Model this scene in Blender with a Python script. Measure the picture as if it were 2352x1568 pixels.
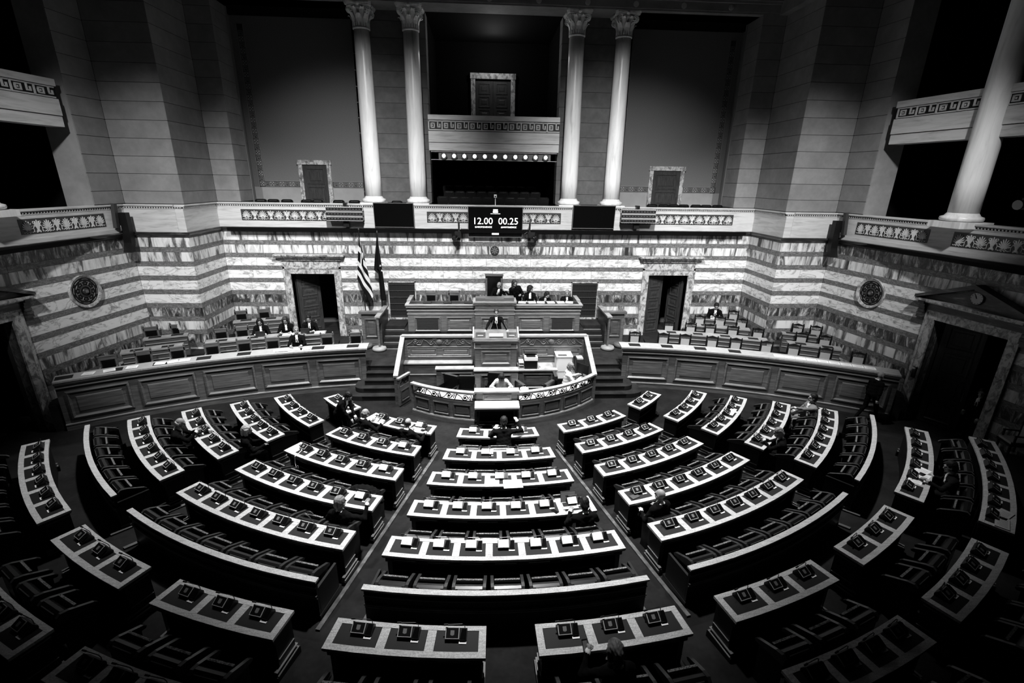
import bpy, bmesh, math, random
import numpy as np
from mathutils import Vector, Matrix
for o in list(bpy.data.objects): bpy.data.objects.remove(o)
random.seed(7)
scene = bpy.context.scene
COL = scene.collection
R = math.radians
# ------------------------------------------------------------------ camera
cam = bpy.data.cameras.new('camera'); cam.sensor_width = 36.0; cam.lens = 1093.8254 / 2352 * 36.0
cam.clip_end = 200
camo = bpy.data.objects.new('camera', cam); COL.objects.link(camo)
_yaw, _pit, _rol = .0607177, .327855, .0160024
_f = Vector((math.sin(_yaw)*math.cos(_pit), math.cos(_yaw)*math.cos(_pit), -math.sin(_pit)))
_r = Vector((math.cos(_yaw), -math.sin(_yaw), 0)); _u = _r.cross(_f)
_r2 = math.cos(_rol)*_r + math.sin(_rol)*_u; _u2 = -math.sin(_rol)*_r + math.cos(_rol)*_u
_m = Matrix((_r2, _u2, -_f)).transposed().to_4x4(); _m.translation = (-.3533, -18.1823, 7.3671)
camo.matrix_world = _m
scene.camera = camo
# ------------------------------------------------------------------ light
w = bpy.data.worlds.new('hall_air'); scene.world = w; w.use_nodes = True
w.node_tree.nodes['Background'].inputs[0].default_value = (1, 1, 1, 1)
w.node_tree.nodes['Background'].inputs[1].default_value = 0.0
def spot(name, loc, aim, watts, deg, blend=1.0, rad=.5):
    l = bpy.data.lights.new(name, 'SPOT'); l.energy = watts; l.spot_size = R(deg); l.spot_blend = blend; l.shadow_soft_size = rad
    o = bpy.data.objects.new(name, l); COL.objects.link(o); o.location = loc
    o.rotation_euler = (Vector(aim)-Vector(loc)).to_track_quat('-Z', 'Y').to_euler()
    return o
# ceiling downlights over the hemicycle, unseen spots added to brighten the rostrum wall
for x, y, wt, dg in ((0, -8.2, 11500, 48.5), (-5, -4.6, 9200, 62), (5, -4.6, 9200, 62), (0, -3.5, 4200, 50)): spot('ceiling_downlight', (x, y, 16.0), (x, y-.3, 0), wt, dg, 1.0, .35)
for x, y, tx, tz, wt, dg in ((-8.6, -13.0, -11.2, 3.2, 4000, 44), (8.6, -13.0, 11.2, 3.4, 4600, 44), (-2.5, -9, -6.2, 2.4, 3400, 58), (2.5, -9, 6.2, 2.4, 3400, 58), (-2.2, -10, -5.2, 6.6, 3500, 50), (2.2, -10, 5.2, 6.6, 3500, 50), (0, -9, 0, 1.6, 4300, 38)):
    spot('added_wall_wash', (x, y, 14.6), (tx, 1.0, tz), wt, dg, 1.0, .35)
scene.view_settings.view_transform = 'Standard'; scene.view_settings.look = 'None'
scene.view_settings.gamma = 1.0; scene.view_settings.use_curve_mapping = False
scene.view_settings.exposure = 1.2
# ------------------------------------------------------------------ materials (a black and white photograph: everything grey)
MAT = {}
def _base(name, rough=.5, spec=.5):
    m = bpy.data.materials.new(name); m.use_nodes = True; nt = m.node_tree
    b = nt.nodes['Principled BSDF']; b.inputs['Roughness'].default_value = rough
    b.inputs['Specular IOR Level'].default_value = spec
    MAT[name] = m
    return m, nt, b
def flat(name, c, rough=.5, spec=.5, metal=0, emit=0, coat=0):
    m, nt, b = _base(name, rough, spec); b.inputs['Base Color'].default_value = (c, c, c, 1); b.inputs['Metallic'].default_value = metal
    if coat: b.inputs['Coat Weight'].default_value = coat; b.inputs['Coat Roughness'].default_value = .12
    if emit: b.inputs['Emission Color'].default_value = (1, 1, 1, 1); b.inputs['Emission Strength'].default_value = emit
    return m
def tex(name, ramp, scale=1.0, stretch=(1, 1, 1), rot=(0, 0, 0), detail=6, distort=0, rough=.5, spec=.5, coord='pos', rnd=True, bump=0, second=None, coat=0, rg=.6):
    m, nt, b = _base(name, rough, spec); N = nt.nodes; L = nt.links
    if coat: b.inputs['Coat Weight'].default_value = coat; b.inputs['Coat Roughness'].default_value = .2
    if coord == 'pos': src = N.new('ShaderNodeNewGeometry').outputs['Position']
    else: src = N.new('ShaderNodeTexCoord').outputs['Object']
    if rnd:
        oi = N.new('ShaderNodeObjectInfo'); sc = N.new('ShaderNodeVectorMath'); sc.operation = 'SCALE'
        cx = N.new('ShaderNodeCombineXYZ'); L.new(oi.outputs['Random'], cx.inputs[0]); L.new(oi.outputs['Random'], cx.inputs[1]); L.new(oi.outputs['Random'], cx.inputs[2])
        L.new(cx.outputs[0], sc.inputs[0]); sc.inputs['Scale'].default_value = 37.0
        ad = N.new('ShaderNodeVectorMath'); L.new(src, ad.inputs[0]); L.new(sc.outputs[0], ad.inputs[1]); src = ad.outputs[0]
    mp = N.new('ShaderNodeMapping'); L.new(src, mp.inputs['Vector']); mp.inputs['Scale'].default_value = stretch; mp.inputs['Rotation'].default_value = rot
    n = N.new('ShaderNodeTexNoise'); L.new(mp.outputs[0], n.inputs['Vector']); n.inputs['Scale'].default_value = scale
    n.inputs['Detail'].default_value = detail; n.inputs['Distortion'].default_value = distort; n.inputs['Roughness'].default_value = rg
    cr = N.new('ShaderNodeValToRGB'); L.new(n.outputs[0], cr.inputs[0]); e = cr.color_ramp.elements
    while len(e) < len(ramp): e.new(.5)
    for i, (p, c) in enumerate(ramp): e[i].position = p; e[i].color = (c, c, c, 1)
    col = cr.outputs[0]
    if second:                                            # (scale, stretch, ramp): multiplied over the first
        mp2 = N.new('ShaderNodeMapping'); L.new(src, mp2.inputs['Vector']); mp2.inputs['Scale'].default_value = second[1]
        n2 = N.new('ShaderNodeTexNoise'); L.new(mp2.outputs[0], n2.inputs['Vector']); n2.inputs['Scale'].default_value = second[0]; n2.inputs['Detail'].default_value = 5
        c2 = N.new('ShaderNodeValToRGB'); L.new(n2.outputs[0], c2.inputs[0]); e = c2.color_ramp.elements
        while len(e) < len(second[2]): e.new(.5)
        for i, (p, c) in enumerate(second[2]): e[i].position = p; e[i].color = (c, c, c, 1)
        mx = N.new('ShaderNodeMix'); mx.data_type = 'RGBA'; mx.blend_type = 'MULTIPLY'; mx.inputs[0].default_value = 1
        L.new(col, mx.inputs[6]); L.new(c2.outputs[0], mx.inputs[7]); col = mx.outputs[2]
    L.new(col, b.inputs['Base Color'])
    if bump:
        bp = N.new('ShaderNodeBump'); bp.inputs['Strength'].default_value = bump; bp.inputs['Distance'].default_value = .01
        L.new(n.outputs[0], bp.inputs['Height']); L.new(bp.outputs[0], b.inputs['Normal'])
    return m
tex('carpet', [(.3, .0055), (.7, .015)], 1.3, detail=8, rough=.95, spec=.1, rnd=False, second=(14, (1, 1, 1), [(.3, .75), (.7, 1)]))
tex('stair_carpet', [(.3, .009), (.7, .022)], 2.2, detail=8, rough=.95, spec=.1, rnd=False)
tex('oak_top', [(.3, .33), (.5, .45), (.7, .54)], 5, (1, 9, 1), detail=8, rough=.5, spec=.25, coord='obj', second=(55, (1, 1, 1), [(.38, .7), (.58, 1)]))
tex('oak_pale', [(.3, .17), (.5, .24), (.7, .30)], 3, (1, 1, 9), detail=8, rough=.5, spec=.3)
tex('oak_dim', [(.3, .03), (.5, .06), (.7, .12)], 6, (1, 1, 1), detail=8, rough=.5, spec=.3, rnd=False)
tex('oak_bench', [(.3, .22), (.5, .31), (.7, .38)], 5, (1, 9, 1), detail=8, rough=.5, spec=.25)
tex('wood_mid', [(.25, .045), (.5, .10), (.75, .16)], 2.2, (1, 1, 10), detail=8, rough=.42, spec=.35)
tex('wood_panel', [(.25, .03), (.5, .065), (.75, .11)], 2.2, (1, 1, 12), detail=8, rough=.42, spec=.35)
tex('wood_field', [(.25, .045), (.5, .10), (.75, .17)], 1.6, (1, 1, 15), detail=8, rough=.4, spec=.35)
tex('wood_dark_shaded', [(.3, .0022), (.7, .005)], 3, (1, 1, 9), detail=6, rough=.4, spec=.3)  # near-black; the shade on the brown desk fronts is put into this colour
tex('wood_arm', [(.3, .012), (.7, .03)], 3, (1, 9, 1), detail=6, rough=.3, spec=.5, coord='obj')
tex('wood_door', [(.3, .02), (.7, .05)], 3, (8, 8, 1), detail=6, rough=.45, spec=.3)
flat('wood_edge', .30, .35, .5)
flat('leather', .003, .27, .5)
flat('leather_grey', .032, .42, .4)
flat('leather_light', .34, .55, .3)
tex('studs', [(.45, .02), (.55, .2)], 60, detail=2, rough=.35, spec=.5, coord='obj')
flat('blotter', .009, .6, .2)
flat('black', .004, .45, .3); flat('black_gloss', .004, .12, .5); flat('black_metal', .01, .35, .5)
flat('dark_grey', .03, .5); flat('mid_grey', .13, .5); flat('light_grey', .42, .5); flat('white', .75, .55); flat('paper', .82, .7, .2)
flat('chrome', .6, .2, .5, 1); flat('bronze', .03, .35, .5)
flat('screen_off', .002, .25, .35); flat('screen_glare', .6, .4, .3, 0, 1.1); flat('screen_dim', .003, .6, .1)  # white glare on the console glass is put in as emission
flat('glyph', .8, .5, .3, 0, 1.0); flat('bulb', .9, .5, .3, 0, 9.0)
tex('marble_white', [(.0, .70), (.455, .80), (.495, .40), (.515, .76), (.62, .78), (1, .66)], .8, (1, 1, 2.4), (0, 0, .3), 9, 1.6, .35, .4, second=(3.4, (1, 1, 2.6), [(.34, .5), (.42, .93), (.5, 1)]))
tex('marble_streak', [(.34, .03), (.43, .14), (.49, .5), (.58, .74), (1, .76)], 1.5, (2.2, 2.2, .42), (.0, .25, 0), 10, .9, .35, .4, rg=.68)
tex('marble_breccia', [(.36, .015), (.47, .045), (.53, .16), (.60, .55), (1, .62)], 2.3, (1.9, 1.9, .6), (0, .15, 0), 11, .8, .35, .4, rg=.75)
tex('marble_dark', [(.33, .05), (.48, .12), (.58, .22), (.72, .5)], 9.0, (1, 1, 2.2), (0, .5, .2), 12, 1.0, .4, .35, rg=.78)
tex('marble_frame', [(.36, .08), (.46, .22), (.54, .48), (.7, .56)], 4.0, (1.5, 1.5, 1), (0, .4, 0), 11, .8, .35, .4, rg=.74)
tex('marble_cornice', [(.35, .012), (.5, .03), (.6, .075), (.72, .28)], 2.0, (.8, .8, 4), (0, .2, 0), 10, .6, .35, .4, rg=.7)
tex('marble_parapet', [(.3, .33), (.42, .46), (.55, .54), (.75, .58)], 1.3, (.8, .8, 7), (0, .06, 0), 7, .6, .4, .3)
tex('marble_column', [(.3, .46), (.42, .66), (.6, .76), (.8, .78)], 1.6, (3, 3, .35), (.1, .12, 0), 8, 1.0, .3, .4)
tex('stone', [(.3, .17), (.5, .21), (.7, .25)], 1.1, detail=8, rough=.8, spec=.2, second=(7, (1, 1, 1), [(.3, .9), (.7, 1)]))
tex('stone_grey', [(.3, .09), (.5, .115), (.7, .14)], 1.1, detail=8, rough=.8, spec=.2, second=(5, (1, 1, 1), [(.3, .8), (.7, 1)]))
flat('joint', .05, .9, .1)
tex('plaster', [(.3, .13), (.7, .16)], 30, detail=3, rough=.9, spec=.1, rnd=False)
tex('plaster_dado', [(.3, .26), (.7, .31)], 2, detail=4, rough=.9, spec=.1, rnd=False)
flat('border_paint', .3, .8, .2)
flat('gallery_shade', .004, .95, .05); flat('gallery_wall', .011, .9, .1)  # near-black: the gloom of gallery and lobby interiors put into the colour
flat('grille', .012, .6, .3); flat('grille_bar', .05, .45, .4)
flat('skin', .21, .55, .3); flat('skin_shade', .08, .6, .2); 
tex('hair_black', [(.35, 0.0028), (.65, 0.01)], 22, (1, .3, .25), detail=6, distort=.6, rough=.6, spec=.2, coord='obj', rnd=False, bump=.8)
tex('hair_grey', [(.35, 0.07), (.65, 0.25)], 22, (1, .3, .25), detail=6, distort=.6, rough=.6, spec=.2, coord='obj', rnd=False, bump=.8)
tex('hair_white', [(.35, 0.175), (.65, 0.625)], 22, (1, .3, .25), detail=6, distort=.6, rough=.6, spec=.2, coord='obj', rnd=False, bump=.8)
tex('hair_brown', [(.35, 0.0105), (.65, 0.0375)], 22, (1, .3, .25), detail=6, distort=.6, rough=.6, spec=.2, coord='obj', rnd=False, bump=.8)
tex('hair_blonde', [(.35, 0.147), (.65, 0.525)], 22, (1, .3, .25), detail=6, distort=.6, rough=.6, spec=.2, coord='obj', rnd=False, bump=.8)
tex('suit_black', [(.3, .0022), (.7, .0045)], 9, detail=3, rough=.9, spec=.05, coord='obj'); flat('suit_navy', .006, .85, .08); flat('suit_light', .15, .8, .15); flat('shirt', .7, .7, .2); flat('tie', .02, .6, .2); flat('blouse', .55, .75, .2)
flat('flag_white', .6, .8, .1); flat('flag_dark', .006, .8, .1)

# ------------------------------------------------------------------ mesh helpers
def pol(r, a): return (r*math.sin(R(a)), -r*math.cos(R(a)))
class MB:
    def __init__(s): s.v = []; s.f = []; s.mi = []; s.cur = 0; s.sm = []; s.smooth = False
    def add(s, vs, fs):
        o = len(s.v); s.v += [tuple(p) for p in vs]; s.f += [tuple(i+o for i in f) for f in fs]; s.mi += [s.cur]*len(fs); s.sm += [s.smooth]*len(fs); return s
    def box(s, x0, x1, y0, y1, z0, z1):
        return s.add([(x0,y0,z0),(x1,y0,z0),(x1,y1,z0),(x0,y1,z0),(x0,y0,z1),(x1,y0,z1),(x1,y1,z1),(x0,y1,z1)],
                     [(0,3,2,1),(4,5,6,7),(0,1,5,4),(1,2,6,5),(2,3,7,6),(3,0,4,7)])
    def cbox(s, c, d, rz=0, tilt=0):                      # centred box, tilted about x then turned about z
        M = Matrix.Translation(c) @ Matrix.Rotation(rz, 4, 'Z') @ Matrix.Rotation(tilt, 4, 'X')
        vs = [M @ Vector((sx*d[0]/2, sy*d[1]/2, sz*d[2]/2)) for sz in (-1, 1) for sx, sy in ((-1,-1),(1,-1),(1,1),(-1,1))]
        return s.add(vs, [(0,3,2,1),(4,5,6,7),(0,1,5,4),(1,2,6,5),(2,3,7,6),(3,0,4,7)])
    def sector(s, r0, r1, a0, a1, z0, z1, n=None, z0b=None, z1b=None):   # z*b: heights at r1
        if n is None: n = max(1, int(abs(a1-a0)/2.2)+1)
        z0b = z0 if z0b is None else z0b; z1b = z1 if z1b is None else z1b
        vs = []; fs = []
        for i in range(n+1):
            a = a0+(a1-a0)*i/n; p = pol(r0, a); q = pol(r1, a)
            vs += [(p[0],p[1],z0),(q[0],q[1],z0b),(q[0],q[1],z1b),(p[0],p[1],z1)]
        for i in range(n):
            b = 4*i
            for k in range(4): fs.append((b+k, b+(k+1)%4, b+4+(k+1)%4, b+4+k))
        fs += [(0,3,2,1), (4*n, 4*n+1, 4*n+2, 4*n+3)]
        if a1 > a0: fs = [f[::-1] for f in fs]
        return s.add(vs, [f[::-1] for f in fs])
    def lathe(s, prof, n=20, c=(0,0,0), a0=0, a1=360, sx=1, sy=1):
        full = abs(a1-a0) >= 360; m = n if full else n+1; vs = []; fs = []
        for r, z in prof:
            for i in range(m):
                a = R(a0+(a1-a0)*i/n); vs.append((c[0]+r*math.cos(a)*sx, c[1]+r*math.sin(a)*sy, c[2]+z))
        for k in range(len(prof)-1):
            for i in range(n if full else n):
                j = (i+1) % m if full else i+1
                fs.append((k*m+i, k*m+j, (k+1)*m+j, (k+1)*m+i))
        if full:
            fs.append(tuple(range(m-1, -1, -1))); fs.append(tuple((len(prof)-1)*m+i for i in range(m)))
        return s.add(vs, fs)
    def tube(s, pts, rad, n=6):
        P = [Vector(p) for p in pts]; k = len(P); rr = rad if isinstance(rad, (list, tuple)) else [rad]*k; vs = []; fs = []
        up = Vector((0, 0, 1))
        for i in range(k):
            t = (P[min(i+1,k-1)]-P[max(i-1,0)]).normalized()
            a = t.cross(up)
            if a.length < .1: a = t.cross(Vector((1, 0, 0)))
            a.normalize(); b = a.cross(t)
            for j in range(n):
                w_ = 2*math.pi*j/n; vs.append(P[i]+(a*math.cos(w_)+b*math.sin(w_))*rr[i])
        for i in range(k-1):
            for j in range(n): fs.append((i*n+j, i*n+(j+1)%n, (i+1)*n+(j+1)%n, (i+1)*n+j))
        fs.append(tuple(range(n-1,-1,-1))); fs.append(tuple((k-1)*n+j for j in range(n)))
        return s.add(vs, fs)
    def ext(s, poly, o, U, V, d):                         # polygon in the plane o + u U + v V, thickened along the normal by d
        o, U, V = Vector(o), Vector(U), Vector(V); N = U.cross(V).normalized(); n = len(poly)
        a = [o+U*u+V*v for u, v in poly]; b = [p+N*d for p in a]
        return s.add(a+b, [tuple(range(n-1,-1,-1)), tuple(range(n, 2*n))]+[(i, (i+1)%n, n+(i+1)%n, n+i) for i in range(n)])
    def loops(s, w_, h_, lp, o, U, V, cap=True):          # nested rectangles (inset, height): panel mouldings
        o, U, V = Vector(o), Vector(U), Vector(V); N = U.cross(V).normalized(); vs = []; fs = []
        for ins, hh in lp:
            for u, v in ((ins, ins), (w_-ins, ins), (w_-ins, h_-ins), (ins, h_-ins)): vs.append(o+U*u+V*v+N*hh)
        for k in range(len(lp)-1):
            for i in range(4): fs.append((4*k+i, 4*k+(i+1)%4, 4*k+4+(i+1)%4, 4*k+4+i))
        if cap: fs.append(tuple(4*(len(lp)-1)+i for i in range(4)))
        return s.add(vs, fs)
    def sweep(s, path, prof, closed=False):               # prof: (outward offset, z) pairs closed; path: plan points, offset to the left of travel
        n = len(path); m = len(prof); vs = []; fs = []
        for i in range(n):
            p = Vector(path[i]).to_2d()
            d0 = (p-Vector(path[i-1]).to_2d()).normalized() if i > 0 else None
            d1 = (Vector(path[i+1]).to_2d()-p).normalized() if i < n-1 else None
            if d0 is None: d0 = d1
            if d1 is None: d1 = d0
            n0 = Vector((-d0.y, d0.x)); n1 = Vector((-d1.y, d1.x)); nn = (n0+n1).normalized(); k = 1/max(.3, nn.dot(n0))
            for o, z in prof: vs.append((p.x+nn.x*o*k, p.y+nn.y*o*k, z))
        for i in range(n-1):
            for j in range(m): fs.append((i*m+j, (i+1)*m+j, (i+1)*m+(j+1)%m, i*m+(j+1)%m))
        fs.append(tuple(range(m))); fs.append(tuple((n-1)*m+j for j in range(m-1,-1,-1)))
        return s.add(vs, fs)
    def mesh(s, name, inv=None, mats=()):
        me = bpy.data.meshes.new(name)
        vs = s.v if inv is None else [tuple(inv @ Vector(p)) for p in s.v]
        me.from_pydata(vs, [], s.f)
        for m in mats: me.materials.append(MAT[m])
        if len(mats) > 1: me.polygons.foreach_set('material_index', s.mi)
        if any(s.sm): me.polygons.foreach_set('use_smooth', s.sm)
        me.update(); return me
    def build(s, name, mats, parent=None, local=False, fix=False):
        if isinstance(mats, str): mats = (mats,)
        inv = None
        if parent is not None and not local: inv = wm(parent).inverted()
        me = s.mesh(name, inv, mats)
        if fix:
            bm = bmesh.new(); bm.from_mesh(me); bmesh.ops.recalc_face_normals(bm, faces=bm.faces); bm.to_mesh(me); bm.free()
        o = bpy.data.objects.new(name, me); COL.objects.link(o); o.parent = parent; return o
def wm(o):
    m = o.matrix_basis.copy()
    return wm(o.parent) @ m if o.parent else m
def tag(o, label=None, cat=None, group=None, kind=None):
    if label: o['label'] = label
    if cat: o['category'] = cat
    if group: o['group'] = group
    if kind: o['kind'] = kind
    return o
def thing(name, label, cat, loc=(0,0,0), rz=0, group=None):
    o = bpy.data.objects.new(name, None); COL.objects.link(o); o.empty_display_size = .1
    o.location = loc; o.rotation_euler = (0, 0, rz); return tag(o, label, cat, group)
def struct(o): o['kind'] = 'structure'; return o
def inst(name, me, parent, loc=(0,0,0), rz=0, scale=None):      # an object that shares mesh data
    o = bpy.data.objects.new(name, me); COL.objects.link(o); o.parent = parent; o.location = loc; o.rotation_euler = (0, 0, rz)
    if scale: o.scale = scale
    return o
KIDS = {}
def dup(root, loc, rz, label=None, group=None, swap=None):
    def cp(o, par):
        c = o.copy(); COL.objects.link(c); c.parent = par
        for ch in KIDS.get(o.name, ()): cp(ch, c)
        return c
    r = cp(root, None); r.location = loc; r.rotation_euler = (0, 0, rz)
    if label: r['label'] = label
    if group: r['group'] = group
    return r
class Proto:                                              # first use moves the prototype itself, later uses copy it
    def __init__(s, root): s.root = root; s.used = False
    def put(s, loc, rz, label, group=None):
        if s.used: return dup(s.root, loc, rz, label, group)
        s.used = True; KIDS[s.root.name] = list(s.root.children)
        def walk(o):
            KIDS[o.name] = list(o.children)
            for c in o.children: walk(c)
        walk(s.root)
        s.root.location = loc; s.root.rotation_euler = (0, 0, rz); tag(s.root, label, None, group); return s.root
def circ(n, r, a0=0): return [(r*math.cos(a0+2*math.pi*i/n), r*math.sin(a0+2*math.pi*i/n)) for i in range(n)]
# ------------------------------------------------------------------ room shell
XM = .066                                                  # the hall's axis
def mir(x): return 2*XM-x
AL, BL, CL = (-10.83, 1.818), (-10.83, -.387), (-12.81, -.387)
AR, BR, CR = (mir(-10.83), 1.818), (mir(-10.83), -.387), (mir(-12.81), -.387)
SPH = math.sin(.1469); CPH = math.cos(.1469)
EL = (CL[0]-SPH*12, CL[1]-CPH*12); ER = (CR[0]+SPH*12, CR[1]-CPH*12)
def fl(x, y):                                              # height of the sloping amphitheatre floor
    r = math.hypot(x, y); a = abs(math.degrees(math.atan2(x, -y)))
    z = np.interp(r, (0, 6.7, 11.7, 13.6, 16, 20), (0, 0, .42, .61, .74, .9))
    return float(z*min(1, max(0, (66-a)/7)))
def frange(a, b, n): return [a+(b-a)*i/n for i in range(n+1)]
b = MB(); NX, NY = 116, 84
xs = frange(-14.5, 14.5, NX); ys = frange(-19, 1.9, NY)
b.smooth = True
b.add([(x, y, fl(x, y)) for y in ys for x in xs], [(j*(NX+1)+i, j*(NX+1)+i+1, (j+1)*(NX+1)+i+1, (j+1)*(NX+1)+i) for j in range(NY) for i in range(NX)])
struct(b.build('floor', 'carpet'))

class Wall:
    def __init__(s, name, P, Q):
        s.P = Vector(P); d = Vector(Q)-s.P; s.L = d.length; s.d = d/s.L; s.n = Vector((s.d.y, -s.d.x)); s.rz = math.atan2(s.d.y, s.d.x); s.name = name
    def pt(s, u, o, z): q = s.P+s.d*u+s.n*o; return (q.x, q.y, z)
    def slab(s, b, u0, u1, o0, o1, z0, z1):
        vs = [s.pt(u, o, z) for z in (z0, z1) for u, o in ((u0, o1), (u1, o1), (u1, o0), (u0, o0))]
        return b.add(vs, [(0,3,2,1),(4,5,6,7),(0,1,5,4),(1,2,6,5),(2,3,7,6),(3,0,4,7)])
    def V3(s): return Vector((s.d.x, s.d.y, 0))
WALLS = {k: Wall(k, P, Q) for k, P, Q in (('wall_left', EL, CL), ('wall_left_bay', CL, BL), ('wall_left_return', BL, AL), ('wall_front', AL, AR),
         ('wall_right_return', AR, BR), ('wall_right_bay', BR, CR), ('wall_right', CR, ER))}
LW = WALLS['wall_left'].L
DOOR = {'wall_front': [(-8.33-AL[0], -6.57-AL[0]), (6.72-AL[0], 8.45-AL[0])], 'wall_left': [(LW-6.38, LW-4.41)], 'wall_right': [(4.41, 6.38)]}
FR = .26                                                   # width of a door surround
def spans(L, cuts):
    out = []; a = 0
    for c0, c1 in sorted(cuts): out.append((a, c0)); a = c1
    out.append((a, L)); return [(p, q) for p, q in out if q-p > .02]
for k, W in WALLS.items():
    ds = DOOR.get(k, []); DT = 3.55
    b = MB()
    e0, e1 = (.06 if k in ('wall_right_bay', 'wall_left_return') else 0), (.06 if k in ('wall_left_bay', 'wall_right_return') else 0)
    for u0, u1 in spans(W.L, ds): W.slab(b, u0+(e0 if u0 == 0 else 0), u1-(e1 if u1 == W.L else 0), -.45, -.015, 0, 5.25)
    for u0, u1 in ds: W.slab(b, u0, u1, -.45, -.015, DT, 5.25)
    root = struct(b.build(k, 'joint'))
    rng = random.Random(hash(k) % 1000 if False else len(k)*31)
    side = k in ('wall_left', 'wall_right')
    for i in range(10):
        zt = 5.235-.513*i
        for dark, z1, z0 in ((0, zt, zt-.335), (1, zt-.335, zt-.513)):
            lim = 4.36 if not side else 3.9
            cuts = [(u0-FR, u1+FR) for u0, u1 in ds] if z1 < lim else []
            if k == 'wall_front' and 1.65 < z0 and z1 < 3.3:           # the two grilles behind the rostrum
                cuts = cuts+[(-4.36-AL[0], -3.28-AL[0]), (mir(-3.28)-AL[0], mir(-4.36)-AL[0])]
            if z1 < 1.0 and k != 'wall_front' and not side and i > 8: continue
            m = 'marble_dark' if dark else ('marble_streak' if i < 2 and not side else 'marble_breccia' if i == 0 else 'marble_streak' if i == 1 else 'marble_white' if i < 5 else 'marble_breccia' if i in (5, 7, 9) else 'marble_streak')
            if side and i == 5 and not dark: m = 'marble_white' if k == 'wall_left' else 'marble_breccia'
            for p, q in spans(W.L, cuts):
                u = p
                while u < q-.01:
                    ln = rng.uniform(.7, 1.25)*(1.5 if dark else 1)
                    v = q if q-u-ln < .45 else u+ln
                    bb = MB(); W.slab(bb, u+.004, v-.004, -.05, rng.uniform(-.003, .003), z0+.003, z1-.003)
                    bb.build('marble_block', m, root); u = v
    b = MB(); [W.slab(b, p, q, -.05, .02, 0, .105) for p, q in spans(W.L, ds)]
    struct(b.build('baseboard_'+k[5:], 'marble_dark'))
# dark lobbies behind the doorways
for k, ds in DOOR.items():
    W = WALLS[k]
    for n, (u0, u1) in enumerate(ds):
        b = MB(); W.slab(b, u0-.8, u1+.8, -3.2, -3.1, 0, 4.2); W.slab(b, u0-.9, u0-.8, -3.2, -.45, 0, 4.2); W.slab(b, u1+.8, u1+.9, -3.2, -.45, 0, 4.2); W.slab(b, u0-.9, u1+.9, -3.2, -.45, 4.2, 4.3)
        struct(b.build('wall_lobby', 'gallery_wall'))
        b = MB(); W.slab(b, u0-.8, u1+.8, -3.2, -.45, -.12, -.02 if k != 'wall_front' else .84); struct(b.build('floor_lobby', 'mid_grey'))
# door surrounds
def surround(W, u0, u1, z0, zt, name):
    o = MB(); W.slab(o, u0-FR, u0, -.3, .05, z0, zt+FR); W.slab(o, u1, u1+FR, -.3, .05, z0, zt+FR); W.slab(o, u0, u1, -.3, .05, zt, zt+FR)
    root = struct(o.build(name, 'marble_frame'))
    o = MB()
    for a, c in ((u0-FR-.02, u0-FR+.05), (u1+FR-.05, u1+FR+.02)): W.slab(o, a, c, 0, .075, z0, zt+FR+.02)
    W.slab(o, u0-FR-.02, u1+FR+.02, 0, .075, zt+FR-.05, zt+FR+.02); o.build('frame_moulding', 'marble_frame', root)
    return root
TRIM = 0
for n, (u0, u1) in enumerate(DOOR['wall_front']):
    W = WALLS['wall_front']; r = surround(W, u0, u1, .85, 3.55, 'trim_%d' % (n+1))
    b = MB(); W.slab(b, u0-FR, u1+FR, -.1, .03, 3.81, 4.1); b.build('frieze', 'marble_frame', r)
    b = MB()
    for dz, o, e in ((4.1, .10, .06), (4.17, .16, .12), (4.24, .24, .2), (4.3, .3, .26)): W.slab(b, u0-FR-e, u1+FR+e, -.1, o, dz, dz+.068)
    b.build('cornice', 'marble_frame', r)
for n, (k, cl) in enumerate((('wall_left', 0), ('wall_right', 1))):
    W = WALLS[k]; u0, u1 = DOOR[k][0]; r = surround(W, u0, u1, 0, 3.45, 'trim_%d' % (n+3)); cx = (u0+u1)/2; hw = (u1-u0)/2+FR+.3
    b = MB(); W.slab(b, u0-FR-.05, u1+FR+.05, -.1, .08, 3.72, 3.98); b.build('frieze', 'marble_cornice', r)
    b = MB(); W.slab(b, cx-hw, cx+hw, -.1, .3, 4.0, 4.07); W.slab(b, cx-hw+.06, cx+hw-.06, -.1, .22, 3.95, 4.0); b.build('cornice', 'marble_frame', r)
    b = MB(); b.ext([(cx-hw+.1, 4.07), (cx+hw-.1, 4.07), (cx, 4.6)], W.pt(0, .06, 0), W.V3(), (0, 0, 1), .03); b.build('tympanum', 'marble_cornice', r)
    for sg in (-1, 1):
        b = MB(); b.ext([(cx+sg*hw, 4.07), (cx+sg*hw, 4.16), (cx, 4.76), (cx, 4.63)][::1 if sg > 0 else -1], W.pt(0, -.1, 0), W.V3(), (0, 0, 1), .44); b.build('raking_cornice', 'marble_cornice', r)
        b = MB(); c = cx+sg*((u1-u0)/2+FR+.13)
        for i in range(7): W.slab(b, c-.09, c+.09, 0, .24-.022*i-.05*math.sin(i), 3.9-i*.09, 3.98-i*.09)
        b.build('console_bracket', 'marble_cornice', r)
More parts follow.
